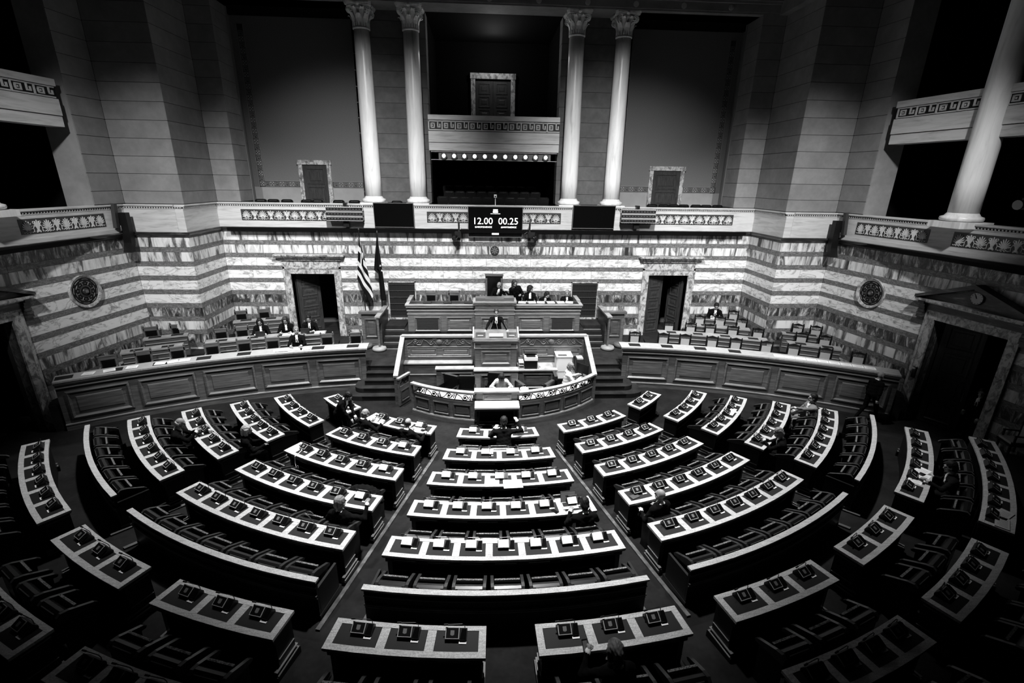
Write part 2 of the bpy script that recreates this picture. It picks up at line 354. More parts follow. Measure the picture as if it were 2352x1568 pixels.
# clock in the right pediment
W = WALLS['wall_right']; cx = sum(DOOR['wall_right'][0])/2
cp = W.pt(cx, .12, 4.36)
t = thing('wall_clock', 'round pale clock in the pediment over the side door', 'clock', cp, W.rz)
def disc(b, c, r, d, n=24): return b.ext(circ(n, r), c, (1, 0, 0), (0, 0, 1), d)
b = MB(); disc(b, (0, .02, 0), .17, .035); b.build('face', 'light_grey', t, True)
b = MB()
for i in range(24):
    a = 2*math.pi*i/24; c = 2*math.pi*(i+1)/24
    b.add([(.17*math.cos(a), -.03, .17*math.sin(a)), (.17*math.cos(c), -.03, .17*math.sin(c)), (.19*math.cos(c), 0, .19*math.sin(c)), (.19*math.cos(a), 0, .19*math.sin(a))], [(0, 1, 2, 3)])
b.build('rim', 'dark_grey', t, True)
for a, l, wd in ((R(118), .13, .016), (R(112), .09, .02)):
    b = MB(); b.cbox((l/2*math.cos(a), -.022, l/2*math.sin(a)), (.01, .01, .01)); b.v = []; b.f = []; b.mi = []; b.sm = []
    b.ext([(0, -wd/2), (l, -wd/3), (l, wd/3), (0, wd/2)], (0, -.02, 0), (math.cos(a), 0, math.sin(a)), (-math.sin(a), 0, math.cos(a)), .006); b.build('hand', 'black', t, True)
for i in range(12):
    a = R(30*i); b = MB(); b.ext([(.13, -.006), (.155, -.006), (.155, .006), (.13, .006)], (0, -.018, 0), (math.cos(a), 0, math.sin(a)), (-math.sin(a), 0, math.cos(a)), .006); b.build('hour_mark', 'dark_grey', t, True)
# door leaves
def leaf(name, hinge, rz, w_, z0, z1, rows, flip=1, handle=True):
    root = bpy.data.objects.new(name, None); COL.objects.link(root); root.location = hinge; root.rotation_euler = (0, 0, rz); struct(root)
    b = MB(); b.box(0, w_, -.03, .03, z0, z1); b.build('leaf', 'wood_door', root, True)
    h = (z1-z0-.15)/rows
    for i in range(rows):
        for sgn in (-1, 1):
            b = MB(); o = (.14, -.03, z0+.12+i*h) if sgn < 0 else (w_-.14, .03, z0+.12+i*h); U = (1, 0, 0) if sgn < 0 else (-1, 0, 0)
            b.loops(w_-.28, h-.1, [(0, 0), (0, .02), (.03, .022), (.06, -.004), (.12, -.004), (.15, .012)], o, U, (0, 0, 1)); b.build('door_panel', 'wood_door', root, True)
    if handle:
        b = MB(); b.tube([(w_-.08, -.03, z0+1.0), (w_-.08, -.09, z0+1.02), (w_-.08, -.09, z0+1.3), (w_-.08, -.03, z0+1.32)], .012); b.build('door_handle', 'chrome', root, True)
    return root
leaf('door_1', (-8.3, 2.2, 0), R(38), .95, .86, 3.5, 5)
leaf('door_2', (6.75, 2.0, 0), R(18), .82, .86, 3.5, 5)
leaf('door_3', (8.42, 2.2, 0), R(112), .82, .86, 3.5, 5)
p = WALLS['wall_right'].pt(4.46, -.42, 0); leaf('door_4', p, R(-58), 1.0, 0.02, 3.4, 4)
p = WALLS['wall_left'].pt(LW-6.3, -.3, 0); leaf('door_5', p, R(100), 1.0, .02, 3.4, 4)

# ------------------------------------------------------------------ cornice, parapet and palmette friezes of the gallery
PATH = [EL, CL, BL, AL, AR, BR, CR, ER]
b = MB(); b.sweep(PATH, [(.3, 5.25), (-.02, 5.25), (-.05, 5.27), (-.05, 5.30), (-.11, 5.34), (-.15, 5.40), (-.15, 5.43), (.3, 5.43)])
struct(b.build('trim_7', 'marble_cornice', fix=True))
def petal(b, c, a, l, w0, w1, d=.016):                     # a leaf shape standing out along direction a in the xz plane
    U = (math.cos(a), 0, math.sin(a)); V = (-math.sin(a), 0, math.cos(a))
    b.ext([(0, -w0), (l*.7, -w1), (l*.93, -w1*.75), (l, 0), (l*.93, w1*.75), (l*.7, w1), (0, w0)], c, U, V, d)
def curl(b, c, r, a0, turns, w_, y, n=14):
    P = [(c[0]+r*(1-.75*i/n)*math.cos(a0+turns*2*math.pi*i/n), y, c[1]+r*(1-.75*i/n)*math.sin(a0+turns*2*math.pi*i/n)) for i in range(n+1)]
    b.tube(P, w_, 4)
b = MB()
for i in range(9): petal(b, (0, -.004, .10), R(90+(i-4)*20), .23-.012*abs(i-4), .006, .014)
b.ext([(-.1, .085), (.1, .085), (.07, .105), (-.07, .105)], (0, -.004, 0), (1, 0, 0), (0, 0, 1), .016)
for s in (-1, 1):
    curl(b, (s*.05, .045), .042, R(90), s*1.2, .009, -.012); b.tube([(s*.09, -.012, .045), (s*.13, -.012, .025), (s*.17, -.012, .04)], .009, 4)
PALM = b.mesh('palmette', None, ('flag_white',))
b = MB()
for i in range(5): petal(b, (0, -.004, .1), R(90+(i-2)*17), .24-.02*abs(i-2), .006, .014)
for s in (-1, 1):
    curl(b, (s*.115, .27), .04, R(180 if s > 0 else 0), -s*.9, .009, -.012); b.tube([(s*.03, -.012, .10), (s*.07, -.012, .2), (s*.08, -.012, .29)], .01, 4)
    b.tube([(s*.14, -.012, .03), (s*.15, -.012, .13), (s*.11, -.012, .2), (s*.08, -.012, .17)], .01, 4); curl(b, (s*.06, .035), .03, R(90), s, .008, -.012)
b.ext([(-.05, .03), (.05, .03), (.025, .11), (-.025, .11)], (0, -.004, 0), (1, 0, 0), (0, 0, 1), .016)
LOTUS = b.mesh('lotus', None, ('flag_white',))
def frieze(par, W, u0, u1, z0, z1, n):
    b = MB(); W.slab(b, u0, u1, -.01, .012, z0, z1); bg = b.build('frieze_panel', 'dark_grey', par)
    inv = wm(bg).inverted(); st = (u1-u0-.1)/n
    for i in range(n):
        p = inv @ Vector(W.pt(u0+.05+st*(i+.5), .012, z0+.015)); inst('lotus' if i % 2 else 'palmette', LOTUS if i % 2 else PALM, bg, p, W.rz, (st/.34, 1, (z1-z0-.03)/.36))
FRZ = {'wall_front': [(-9.93, -5.15, 5.68, 6.1, 15), (-2.66, 2.79, 5.66, 6.09, 17), (mir(-5.15), mir(-9.93), 5.68, 6.1, 15)]}
for k, W in WALLS.items():
    lab = {'wall_front': 'long white marble gallery parapet with palmette friezes above the rostrum wall', 'wall_left': 'white marble gallery parapet with palmette frieze running to the unlit side gallery without a camera',
           'wall_right': 'white marble gallery parapet with two palmette friezes below the television camera'}.get(k)
    sd = 'flag' if 'left' in k else 'clock'
    if not lab: lab = ('plain white marble parapet with a black line-array speaker, on the %s side' if 'bay' in k else 'short shaded return of the white marble parapet on the %s side') % sd
    t = thing('gallery_parapet', lab, 'parapet', W.pt(W.L/2, 0, 5.43), 0, 'gallery parapets around the hall')
    q0, q1 = (.285 if k == 'wall_right_bay' else 0), W.L-(.285 if k == 'wall_left_bay' else 0)
    b = MB(); W.slab(b, q0, q1, -.28, 0, 5.43, 6.2); b.build('slab', 'marble_parapet', t)
    b = MB(); W.slab(b, q0, q1, -.28, .012, 6.2, 6.225); W.slab(b, q0, q1, -.28, .04, 6.285, 6.315); W.slab(b, q0, q1, -.28, .07, 6.315, 6.36); b.build('rail', 'marble_parapet', t)
    b = MB(); W.slab(b, q0, q1, -.28, .008, 6.225, 6.285); b.build('bead_ground', 'joint', t)
    b = MB(); n = int(W.L/.085)
    for i in range(n): W.slab(b, .02+i*.085, .055+i*.085, 0, .028, 6.235, 6.275)
    tag(b.build('bead_moulding', 'marble_parapet', t), kind='stuff')
    if k == 'wall_front':
        for x0, x1, z0, z1, n in FRZ[k]: frieze(t, W, x0-AL[0], x1-AL[0], z0, z1, n)
    if k == 'wall_left':
        frieze(t, W, LW-3.47, LW-.82, 5.68, 6.1, 9); frieze(t, W, LW-6.9, LW-4.2, 5.68, 6.1, 9); b = MB(); W.slab(b, 0, W.L, 0, .02, 5.43, 5.55); b.build('skirting', 'marble_parapet', t)
    if k == 'wall_right':
        frieze(t, W, .92, 3.5, 5.68, 6.1, 9); frieze(t, W, 4.2, 6.9, 5.68, 6.1, 9); b = MB(); W.slab(b, 0, W.L, 0, .02, 5.43, 5.55); b.build('skirting', 'marble_parapet', t)

# ------------------------------------------------------------------ upper storey: stone piers, recessed walls, columns, beam
def courses(par, W, u0, u1, o, z0, zt, m='stone', h=.56):
    z = z0
    while z < zt-.02:
        z1 = min(zt, z+h) if z > z0 else z0+.42
        b = MB(); W.slab(b, u0, u1, o-.06, o, z+.008, z1-.008); b.build('stone_course', m, par); z = z1
TOP = 16.0; JZ = 5.43
def stone(name, P, Q, zt=TOP, m='stone'):
    W = Wall(name, P, Q); b = MB(); W.slab(b, .03, W.L-.03, -.4, -.012, JZ, zt); r = struct(b.build(name, 'joint')); courses(r, W, .006, W.L-.006, 0, 6.38, zt, m); return r
PE = -9.92
for sg, sd in ((-1, 'left'), (1, 'right')):
    X = (lambda x: x) if sg < 0 else mir
    def seg(nm, a, c):
        a, c = (X(a[0]), a[1]), (X(c[0]), c[1])
        if sg > 0: a, c = c, a
        stone('wall_%s_%s' % (sd, nm), a, c)
    o = .12
    seg('pier_side', (-12.95-.0, -1.42), (-12.81, -.387+o)); seg('pier_front', (-12.81, -.387+o), (-10.83, -.387+o)); seg('pier_return', (-10.83, -.387+o), (-10.83, 1.818+o)); seg('pilaster', (-10.83, 1.818+o), (PE, 1.818+o))
    seg('reveal', (PE, 1.818+o), (PE-.03, 3.1))
    # jamb of the side gallery, dark room behind it
    W = Wall('j', *(((X(-13.75), -1.5), (X(-12.97), -1.42)) if sg < 0 else ((X(-12.97), -1.42), (X(-13.75), -1.5))))
    b = MB(); W.slab(b, 0, W.L, -.02, 0, JZ, TOP); r = struct(b.build('wall_%s_jamb' % sd, 'stone'))
    b = MB(); x0, x1 = sorted((X(-17.5), X(-17.3))); b.box(x0, x1, -19, 0, 5, TOP); x0, x1 = sorted((X(-17.5), X(-12.9))); b.box(x0, x1, -.3, -.2, 5, TOP); struct(b.build('wall_%s_gallery' % sd, 'gallery_shade'))
    b = MB(); x0, x1 = sorted((X(-17.4), X(-12.9))); b.box(x0, x1, -19, -.3, 5.3, 5.42); struct(b.build('floor_%s_gallery' % sd, 'gallery_shade'))
    # recessed plaster wall
    b = MB(); xa, xb = sorted((X(-10.6), X(-5.0))); b.box(xa, xb, 4.2, 4.5, 6.9, TOP); r = struct(b.build('wall_front_recess_'+sd, 'plaster'))
    b = MB(); b.box(xa, xb, 4.2, 4.5, JZ, 6.9); b.build('dado', 'plaster_dado', r)
    b = MB(); x0, x1 = sorted((X(PE-.9), X(PE-.03))); b.box(x0-.02, x1+.02, 3.1, 4.2, JZ, TOP) if False else None
    xx = X(PE-.03); b.box(xx-.02, xx+.02, 3.1, 3.2, JZ, TOP); xw = X(-10.32); b.box(min(xx, xw), max(xx, xw), 3.14, 3.2, JZ, TOP) if False else None
    x0, x1 = sorted((X(-10.32), X(-10.34))); b.box(x0, x1, 3.1, 4.25, JZ, TOP); x0, x1 = sorted((X(-10.34), X(PE-.03))); b.box(x0, x1, 3.08, 3.12, JZ, TOP)
    b.build('reveal', 'plaster', r)
    # painted border: a band with square knots, along the foot and up the side
    b = MB(); bx0, bx1 = sorted((X(-10.1), X(-9.84))); b.box(bx0, bx1, 4.185, 4.2, 6.9, 13); hx0, hx1 = sorted((X(-9.84), X(-5.3))); b.box(hx0, hx1, 4.185, 4.2, 6.9, 7.16); b.build('border_band', 'dark_grey', r)
    b = MB()
    for x0, x1, z0, z1 in ((bx0, bx0+.012, 6.9, 13), (bx1-.012, bx1, 7.15, 13)): b.box(x0, x1, 4.178, 4.19, z0, z1)
    b.box(hx0, hx1, 4.178, 4.19, 6.9, 6.912); b.box(hx0, hx1, 4.178, 4.19, 7.148, 7.16); b.build('border_line', 'border_paint', r)
    if 'KNOT' not in globals():
        b = MB()
        for x, z in ((-1, -1), (1, -1), (0, 0), (-1, 1), (1, 1)): b.box(x*.045-.02, x*.045+.02, -.006, 0, z*.045-.02, z*.045+.02)
        for s in (-1, 1): b.box(-.09, .09, -.005, 0, s*.085-.006, s*.085+.006); b.box(s*.085-.006, s*.085+.006, -.005, 0, -.09, .09)
        KNOT = b.mesh('border_knot', None, ('border_paint',))
        b = MB()
        for q in ((-.09, .09, .07, .08), (.08, .09, -.07, .07), (-.05, .09, -.08, -.07), (-.05, -.04, -.07, .03), (-.05, .04, .02, .03), (.03, .04, -.03, .03), (-.09, -.08, -.08, .08)): b.box(q[0], q[1], -.005, 0, q[2], q[3])
        KEYB = b.mesh('border_key', None, ('border_paint',))
    cxb = (bx0+bx1)/2
    for i in range(28): inst('border_key' if i % 2 else 'border_knot', KEYB if i % 2 else KNOT, r, (cxb, 4.185, 7.03+i*.21))
    for i in range(1, 21):
        x = X(-9.97+i*.21)
        if not (min(X(-8.45), X(-6.85)) < x < max(X(-8.45), X(-6.85))): inst('border_key' if i % 2 else 'border_knot', KEYB if i % 2 else KNOT, r, (x, 4.185, 7.03))
    # small framed grille in the dark reveal
    b = MB(); b.loops(.42, .6, [(0, 0), (0, .03), (.05, .03), (.06, .0)], (X(-10.33)-.0, 3.35 if sg > 0 else 3.77, 7.75), (0, -1 if sg < 0 else 1, 0), (0, 0, 1)); b.build('vent_frame', 'mid_grey', r) if False else None
    b = MB(); vx = X(-10.2); b.loops(.3, .62, [(0, 0), (0, .03), (.04, .03), (.05, .0)], (vx-.15, 3.08, 7.75), (1, 0, 0), (0, 0, 1)); b.build('vent_frame', 'plaster', r)
    # gallery door
    dx0, dx1 = sorted((X(-8.17), X(-7.14)))
    if sg > 0: dx0, dx1 = 7.25, 8.5
    r2 = leaf('door_%d' % (6 if sg < 0 else 7), (dx0, 4.165, 0), 0, dx1-dx0, JZ, 7.82, 3, handle=sg > 0)
    b = MB(); b.box(dx0-.17, dx0, 4.1, 4.3, JZ, 8.0); b.box(dx1, dx1+.17, 4.1, 4.3, JZ, 8.0); b.box(dx0-.2, dx1+.2, 4.08, 4.3, 7.84, 8.02); struct(b.build('trim_%d' % (8 if sg < 0 else 9), 'marble_frame'))
    # stone wall behind the columns
    a, c = (X(-5.35), 2.95), (X(-2.56), 2.95)
    if sg > 0: a, c = c, a
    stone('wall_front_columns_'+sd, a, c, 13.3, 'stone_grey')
    a, c = (X(-2.56), 2.95), (X(-2.56), 3.6)
    if sg > 0: a, c = c, a
    stone('wall_front_opening_'+sd, a, c, 13.3)
    b = MB(); x0, x1 = sorted((X(-5.35), X(-5.2))); b.box(x0, x1, 2.95, 4.2, JZ, 13.3); struct(b.build('wall_front_cheek_'+sd, 'stone'))
b = MB(); b.box(PE-.5, mir(PE)+.5, 1.5, 4.3, 5.3, 5.42); struct(b.build('floor_gallery', 'gallery_shade'))
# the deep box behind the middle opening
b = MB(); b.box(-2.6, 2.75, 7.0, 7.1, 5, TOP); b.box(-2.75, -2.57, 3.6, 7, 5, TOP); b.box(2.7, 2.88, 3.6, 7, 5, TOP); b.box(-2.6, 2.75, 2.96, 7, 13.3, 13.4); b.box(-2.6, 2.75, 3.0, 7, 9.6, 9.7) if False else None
struct(b.build('wall_front_middle', 'gallery_shade'))
b = MB(); b.box(-2.6, 2.75, 3.0, 7, 8.42, 8.5); struct(b.build('ceiling_middle_box', 'gallery_shade'))
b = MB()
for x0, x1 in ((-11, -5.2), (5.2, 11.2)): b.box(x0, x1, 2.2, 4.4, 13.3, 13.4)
struct(b.build('ceiling_recess', 'gallery_shade'))
r2 = leaf('door_8', (-.74, 6.93, 0), 0, .82, 9.9, 11.75, 3, handle=False); leaf('door_9', (.09, 6.93, 0), 0, .82, 9.9, 11.75, 3, handle=False)
b = MB(); b.box(-.95, -.75, 6.8, 6.98, 9.7, 12.0); b.box(.92, 1.12, 6.8, 6.98, 9.7, 12.0); b.box(-.98, 1.15, 6.78, 6.98, 11.78, 12.02); struct(b.build('trim_10', 'marble_frame'))
# columns
def capital_mesh():
    b = MB(); b.smooth = True
    b.lathe([(.29, 0), (.315, .02), (.315, .06), (.285, .075), (.28, .22), (.30, .45), (.36, .62), (.42, .7)], 24); b.smooth = False
    for i in range(20):
        a = 2*math.pi*i/20; b.cbox((.3*math.cos(a), .3*math.sin(a), .15), (.03, .06, .13), a)
    for tier, (n, z0, h, r0, out) in enumerate(((8, .2, .26, .29, .12), (8, .3, .36, .29, .15))):
        for i in range(n):
            a = 2*math.pi*(i+.5*tier)/n; c, s = math.cos(a), math.sin(a); P = []
            for k, (t, ro, wd) in enumerate(((0, 0, .085), (.45, .02, .10), (.8, .07, .085), (1, out, .05), (.9, out+.03, .02))):
                r = r0+ro; P += [(r*c-wd*s, r*s+wd*c, z0+h*t), (r*c+wd*s, r*s-wd*c, z0+h*t), ((r+.025)*c, (r+.025)*s, z0+h*t)]
            b.add(P, [f for k in range(4) for f in ((3*k, 3*k+2, 3*k+5, 3*k+3), (3*k+2, 3*k+1, 3*k+4, 3*k+5))])
    for i in range(4):
        a = math.pi/4+i*math.pi/2; c, s = math.cos(a), math.sin(a)
        for sd in (-1, 1):
            P = []
            for k in range(22):
                t = k/21; ang = R(-90)+t*R(560); rr = .115*(1-.75*t); P.append(((.44+rr*math.cos(ang))*c-sd*.04*s, (.44+rr*math.cos(ang))*s+sd*.04*c, .585+rr*math.sin(ang)))
            b.tube(P, .026, 5); b.tube([(.3*c-sd*.06*s, .3*s+sd*.06*c, .4), (.36*c-sd*.05*s, .36*s+sd*.05*c, .47), P[0]], .026, 5)
    ab = []
    for i in range(4):
        a = math.pi/4+i*math.pi/2
        ab += [(.60*math.cos(a-.09), .60*math.sin(a-.09)), (.60*math.cos(a+.09), .60*math.sin(a+.09))]
        for k in (1, 2, 3): q = a+.09+(math.pi/2-.18)*k/4; ab.append((.40+.0*k, q)[0:0] or ((.43-.03*(k == 2))*math.cos(q), (.43-.03*(k == 2))*math.sin(q)))
    b.ext(ab, (0, 0, .70), (1, 0, 0), (0, 1, 0), .05); b.ext([(x*1.05, y*1.05) for x, y in ab], (0, 0, .75), (1, 0, 0), (0, 1, 0), .06)
    for i in range(4):
        a = i*math.pi/2; b.lathe([(.0, -.06), (.05, -.04), (.07, 0), (.05, .05), (0, .07)], 8, (.42*math.cos(a), .42*math.sin(a), .74))
    return b.mesh('capital', None, ('marble_column',))
CAP = capital_mesh()
def column(x, y, z0, zt, r0, r1, label, cap=True):
    t = thing('marble_column', label, 'column', (x, y, z0), 0, 'white marble columns')
    b = MB(); b.box(-r0*1.42, r0*1.42, -r0*1.42, r0*1.42, -.12, .06); b.build('plinth', 'marble_column', t, True)
    b = MB(); b.smooth = True; b.lathe([(r0*1.2, .06), (r0*1.38, .09), (r0*1.42, .14), (r0*1.38, .19), (r0*1.15, .22), (r0*1.08, .26), (r0, .3)], 32); b.build('base_ring', 'marble_column', t, True)
    b = MB(); b.smooth = True; H = zt-z0
    b.lathe([(r0+(r1-r0)*(k/8)**1.3, .28+(H-.28)*k/8) for k in range(9)], 32); b.build('shaft', 'marble_column', t, True)
    if cap: inst('capital', CAP, t, (0, 0, H))
CY = 2.42
column(XM-4.91, CY, 6.34, 12.48, .33, .285, 'white marble column between the plain wall and the blank screen, flag side')
column(XM-3.11, CY, 6.34, 12.48, .33, .285, 'white marble column beside the dark middle box, flag side')
column(XM+3.11, CY, 6.34, 12.48, .33, .285, 'white marble column beside the dark middle box, clock side')
column(XM+4.91, CY, 6.34, 12.48, .33, .285, 'white marble column between the plain wall and the blank screen, clock side')
column(13.62, -4.55, 6.34, 14, .36, .33, 'shadowed marble column on the side gallery beside the television camera', False)
column(mir(13.62), -4.55, 6.34, 14, .36, .33, 'shadowed marble column on the empty side gallery', False)
# entablature
t = bpy.data.objects.new('trim_11', None); COL.objects.link(t); t.location = (XM, 2.4, 13.28); struct(t)
b = MB(); b.box(-10.84, mir(-10.84), 1.95, 3.0, 13.3, 13.36); b.box(-10.84, mir(-10.84), 1.92, 3.0, 13.36, 13.62); b.box(-10.84, mir(-10.84), 1.86, 3.0, 13.62, 13.7); b.box(-10.84, mir(-10.84), 1.80, 3.0, 13.7, 14.6); b.build('architrave', 'stone', t)
for s in (-1, 1):
    b = MB(); x0, x1 = sorted((XM+s*10.6, XM+s*10.9)); b.box(x0, x1, -.5, 1.95, 13.3, 14.6); b.build('return', 'stone', t)
b = MB(); b.ext(circ(16, .1), (0, 0, 0), (1, 0, 0), (0, 0, 1), .012)
for i in range(8): petal(b, (0, -.012, 0), 2*math.pi*i/8, .085, .008, .022, .012)
ROS = b.mesh('rosette', None, ('light_grey', ))
for i in range(-5, 6): inst('rosette', ROS, t, (i*1.78-.2, 1.92-2.4, .2))
# middle balcony with a meander
t = thing('balcony', 'pale marble balcony with a black meander band over the spotlight bar', 'balcony', (XM, 2.8, 8.45))
arc = [(-2.58+5.3*i/16, 2.62-.0*math.sin(math.pi*i/16)) for i in range(17)]
b = MB(); b.box(-2.56, 2.7, 2.62, 3.0, 8.74, 9.15); b.build('front_slab', 'marble_parapet', t)
b = MB(); b.box(-2.56, 2.7, 2.66, 3.0, 8.43, 8.72); b.build('soffit_band', 'marble_parapet', t)
b = MB(); b.box(-2.56, 2.7, 2.6, 3.0, 9.56, 9.74); b.build('top_rail', 'marble_parapet', t)
b = MB(); b.box(-2.56, 2.7, 2.64, 3.0, 9.15, 9.56); band = b.build('meander_ground', 'black', t)
def bars(rects):
    b = MB(); [b.box(x0, x1, -.02, 0, z0, z1) for x0, x1, z0, z1 in rects]; return b
e = .042
b = bars([(-.25, .25, .0, e), (-.25, .25, .36-e, .36), (-.25, -.25+e, 0, .36)]+[(-.16, -.16+e, .08, .28), (-.16, .0, .28-e, .28), (-.16, 0, .08, .08+e), (-.036, 0, .08, .28), (-.1, -.07, .15, .21)]+[(.09, .09+e, .1, .36), (.09, .19, .1, .1+e), (.17, .17+e, .1, .24)])
MEA = b.mesh('meander_key', None, ('marble_parapet',))
inv = wm(band).inverted()
for i in range(10): inst('meander_key', MEA, band, inv @ Vector((-2.56+.263+i*.526, 2.64, 9.175)), 0, (1.05, 1, 1))
# side balconies
for sg, sd, lab in ((-1, 'left', 'shadowed upper balcony with a meander band on the flag side'), (1, 'right', 'shadowed upper balcony with a meander band behind the single column by the television camera')):
    W = WALLS['wall_'+sd]; u0, u1 = (LW-11.5, LW-1.35) if sg < 0 else (1.35, 11.5)
    t = thing('side_balcony', lab, 'balcony', W.pt((u0+u1)/2, 0, 8.65), 0, 'upper side balconies')
    b = MB(); W.slab(b, u0, u1, -.5, 0, 8.66, 8.95); b.build('soffit_band', 'marble_parapet', t)
    b = MB(); W.slab(b, u0, u1, -.5, .03, 8.97, 9.42); b.build('front_slab', 'marble_parapet', t)
    b = MB(); W.slab(b, u0, u1, -.5, .0, 9.42, 9.76); bd = b.build('meander_ground', 'black', t)
    b = MB(); W.slab(b, u0, u1, -.5, .05, 9.76, 9.95); b.build('top_rail', 'marble_parapet', t)
    inv = wm(bd).inverted()
    for i in range(12):
        u = (u1-.35-i*.62) if sg < 0 else (u0+.35+i*.62); inst('meander_key', MEA, bd, inv @ Vector(W.pt(u, .0, 9.44)), W.rz, (1.22, 1, .85))
# ------------------------------------------------------------------ rostrum
PAN = [(0, 0), (0, .03), (.035, .042), (.075, .002), (.13, .002), (.15, .016)]
def panel(par, o, U, w_, h_, name='panel', m='wood_field', lp=PAN):
    b = MB(); b.loops(w_, h_, lp, o, U, (0, 0, 1)); return b.build(name, m, par)
def scroll(b, L, h, fn, th=.014):                          # running leaf scroll of length L and height h; fn maps (u, v) to space
    n = max(1, round(L/(h*1.9))); st = L/n
    def tb(pts, r): b.tube([fn(u, v) for u, v in pts], r, 5)
    for i in range(n):
        c = (i+.5)*st; s = 1 if i % 2 else -1; mid = i == n//2 and n > 2
        P = []
        for k in range(19):
            t = k/18; a = R(200)+t*R(600); r = h*.42*(1-.8*t); P.append((c+r*math.cos(a), h*.5+s*r*math.sin(a)))
        tb(P, [th*(1.3-.5*k/18) for k in range(19)])
        tb([(c-st*.5, h*(.5+s*.38)), (c-st*.3, h*(.5+s*.15)), (c-st*.2, h*(.5-s*.05)), P[0]], th)
        for k in range(3): tb([(c+st*(.18+.1*k), h*(.5+s*(.1+.1*k))), (c+st*(.25+.1*k), h*(.5-s*.2)), (c+st*(.35+.05*k), h*(.5-s*.4))], [th, th*1.2, th*.5])
        tb([(c+st*.1, h*(.5+s*.42)), (c+st*.35, h*(.5+s*.44)), (c+st*.5, h*(.5-s*.38))], th)
        b.smooth = True; p = fn(c, h*.5); b.lathe([(0, -.03), (.03, -.02), (.035, 0), (.03, .02), (0, .03)], 8, p); b.smooth = False
PR = 4.68
def P3(r, a, z): p = pol(r, a); return (p[0], p[1], z)
for nm, a0, a1, npan in (('gate', -35.5, -8.2, 3), ('stair', 8.2, 47.3, 4)):
    am = (a0+a1)/2; q = pol(PR, am)
    t = thing('balustrade', 'curved wooden balustrade with open leaf scrolls, %s' % ('three panels, ending at the little gate' if nm == 'gate' else 'four panels, in front of the printer'), 'balustrade', (q[0], q[1], 0), 0, 'carved balustrades of the clerks pit')
    b = MB(); b.sector(PR-.06, PR+.05, a0, a1, 0, .12); b.build('plinth', 'wood_mid', t)
    b = MB(); b.sector(PR-.05, PR+.035, a0, a1, .12, .15); b.build('plinth_cap', 'oak_pale', t)
    b = MB(); b.sector(PR-.05, PR, a0, a1, .15, .73); b.build('wall', 'wood_mid', t)
    b = MB(); b.sector(PR-.09, PR+.06, a0-.3, a1+.3, 1.035, 1.085); b.sector(PR-.06, PR+.03, a0, a1, 1.0, 1.035); b.build('hand_rail', 'oak_pale', t)
    for e in (a0, a1): b = MB(); b.sector(PR-.06, PR+.012, e-.7, e+.7, 0.12, 1.0, 1); b.build('post', 'wood_mid', t)
    b = MB(); scroll(b, R(a1-a0)*PR-.1, .25, lambda u, v: P3(PR-.025, a0+math.degrees((u+.05)/PR), .745+v)); b.build('leaf_scroll', 'wood_dark_shaded', t)
    st = (a1-a0-1.5)/npan
    for i in range(npan):
        c0 = a0+.75+st*i+.8; c1 = c0+st-1.6; o = P3(PR+.004, c0, .22); e = P3(PR+.004, c1, .22); U = Vector(e)-Vector(o); w_ = U.length
        panel(t, o, U/w_, w_, .42, m='wood_panel', lp=[(0, 0), (0, .022), (.025, .03), (.05, .0), (.07, .0), (.09, .014)])
    t = thing('clerks_desk', 'pale curved desk top inside the pit, behind the %s balustrade' % ('three-panel' if nm == 'gate' else 'four-panel'), 'desk', (*pol(PR-.3, am), 0), 0, 'curved clerks desks')
    b = MB(); b.sector(PR-.5, PR-.1, a0+1, a1-1, .70, .74); b.build('top', 'oak_top', t)
    for e in (a0+2, (a0+a1)/2, a1-3): b = MB(); b.sector(PR-.45, PR-.12, e, e+.5, 0, .70, 1); b.build('leg', 'wood_dark_shaded', t)
# middle stand of the pit with the small front table
t = thing('clerks_counter', 'panelled wooden counter block between the two curved balustrades', 'counter', (.02, -4.6, 0))
b = MB(); b.box(-.62, .66, -4.66, -4.5, .55, 1.09); b.build('body', 'wood_mid', t)
b = MB(); b.box(-.68, .72, -4.72, -4.42, 1.09, 1.14); b.build('top', 'oak_pale', t)
panel(t, (-.42, -4.665, .82), (1, 0, 0), .9, .24)
for x in (-.62, .56):
    b = MB(); b.box(x, x+.1, -4.68, -4.5, 0, .55); b.build('post', 'wood_mid', t)
b = MB(); b.box(-.52, .56, -4.52, -4.5, .0, .55); b.build('back_panel', 'black', t)
t = thing('reading_table', 'small white-topped table projecting under the clerks counter', 'table', (.02, -4.95, 0))
b = MB(); b.box(-.66, .7, -5.2, -4.73, .78, .83); b.build('top', 'flag_white', t)
b = MB(); b.box(-.64, .68, -5.17, -4.75, .70, .78); b.build('apron', 'wood_mid', t)
for x in (-.6, .58):
    for y in (-5.14, -4.8):
        b = MB(); b.box(x, x+.06, y, y+.06, 0, .70); b.build('leg', 'wood_dark_shaded', t)
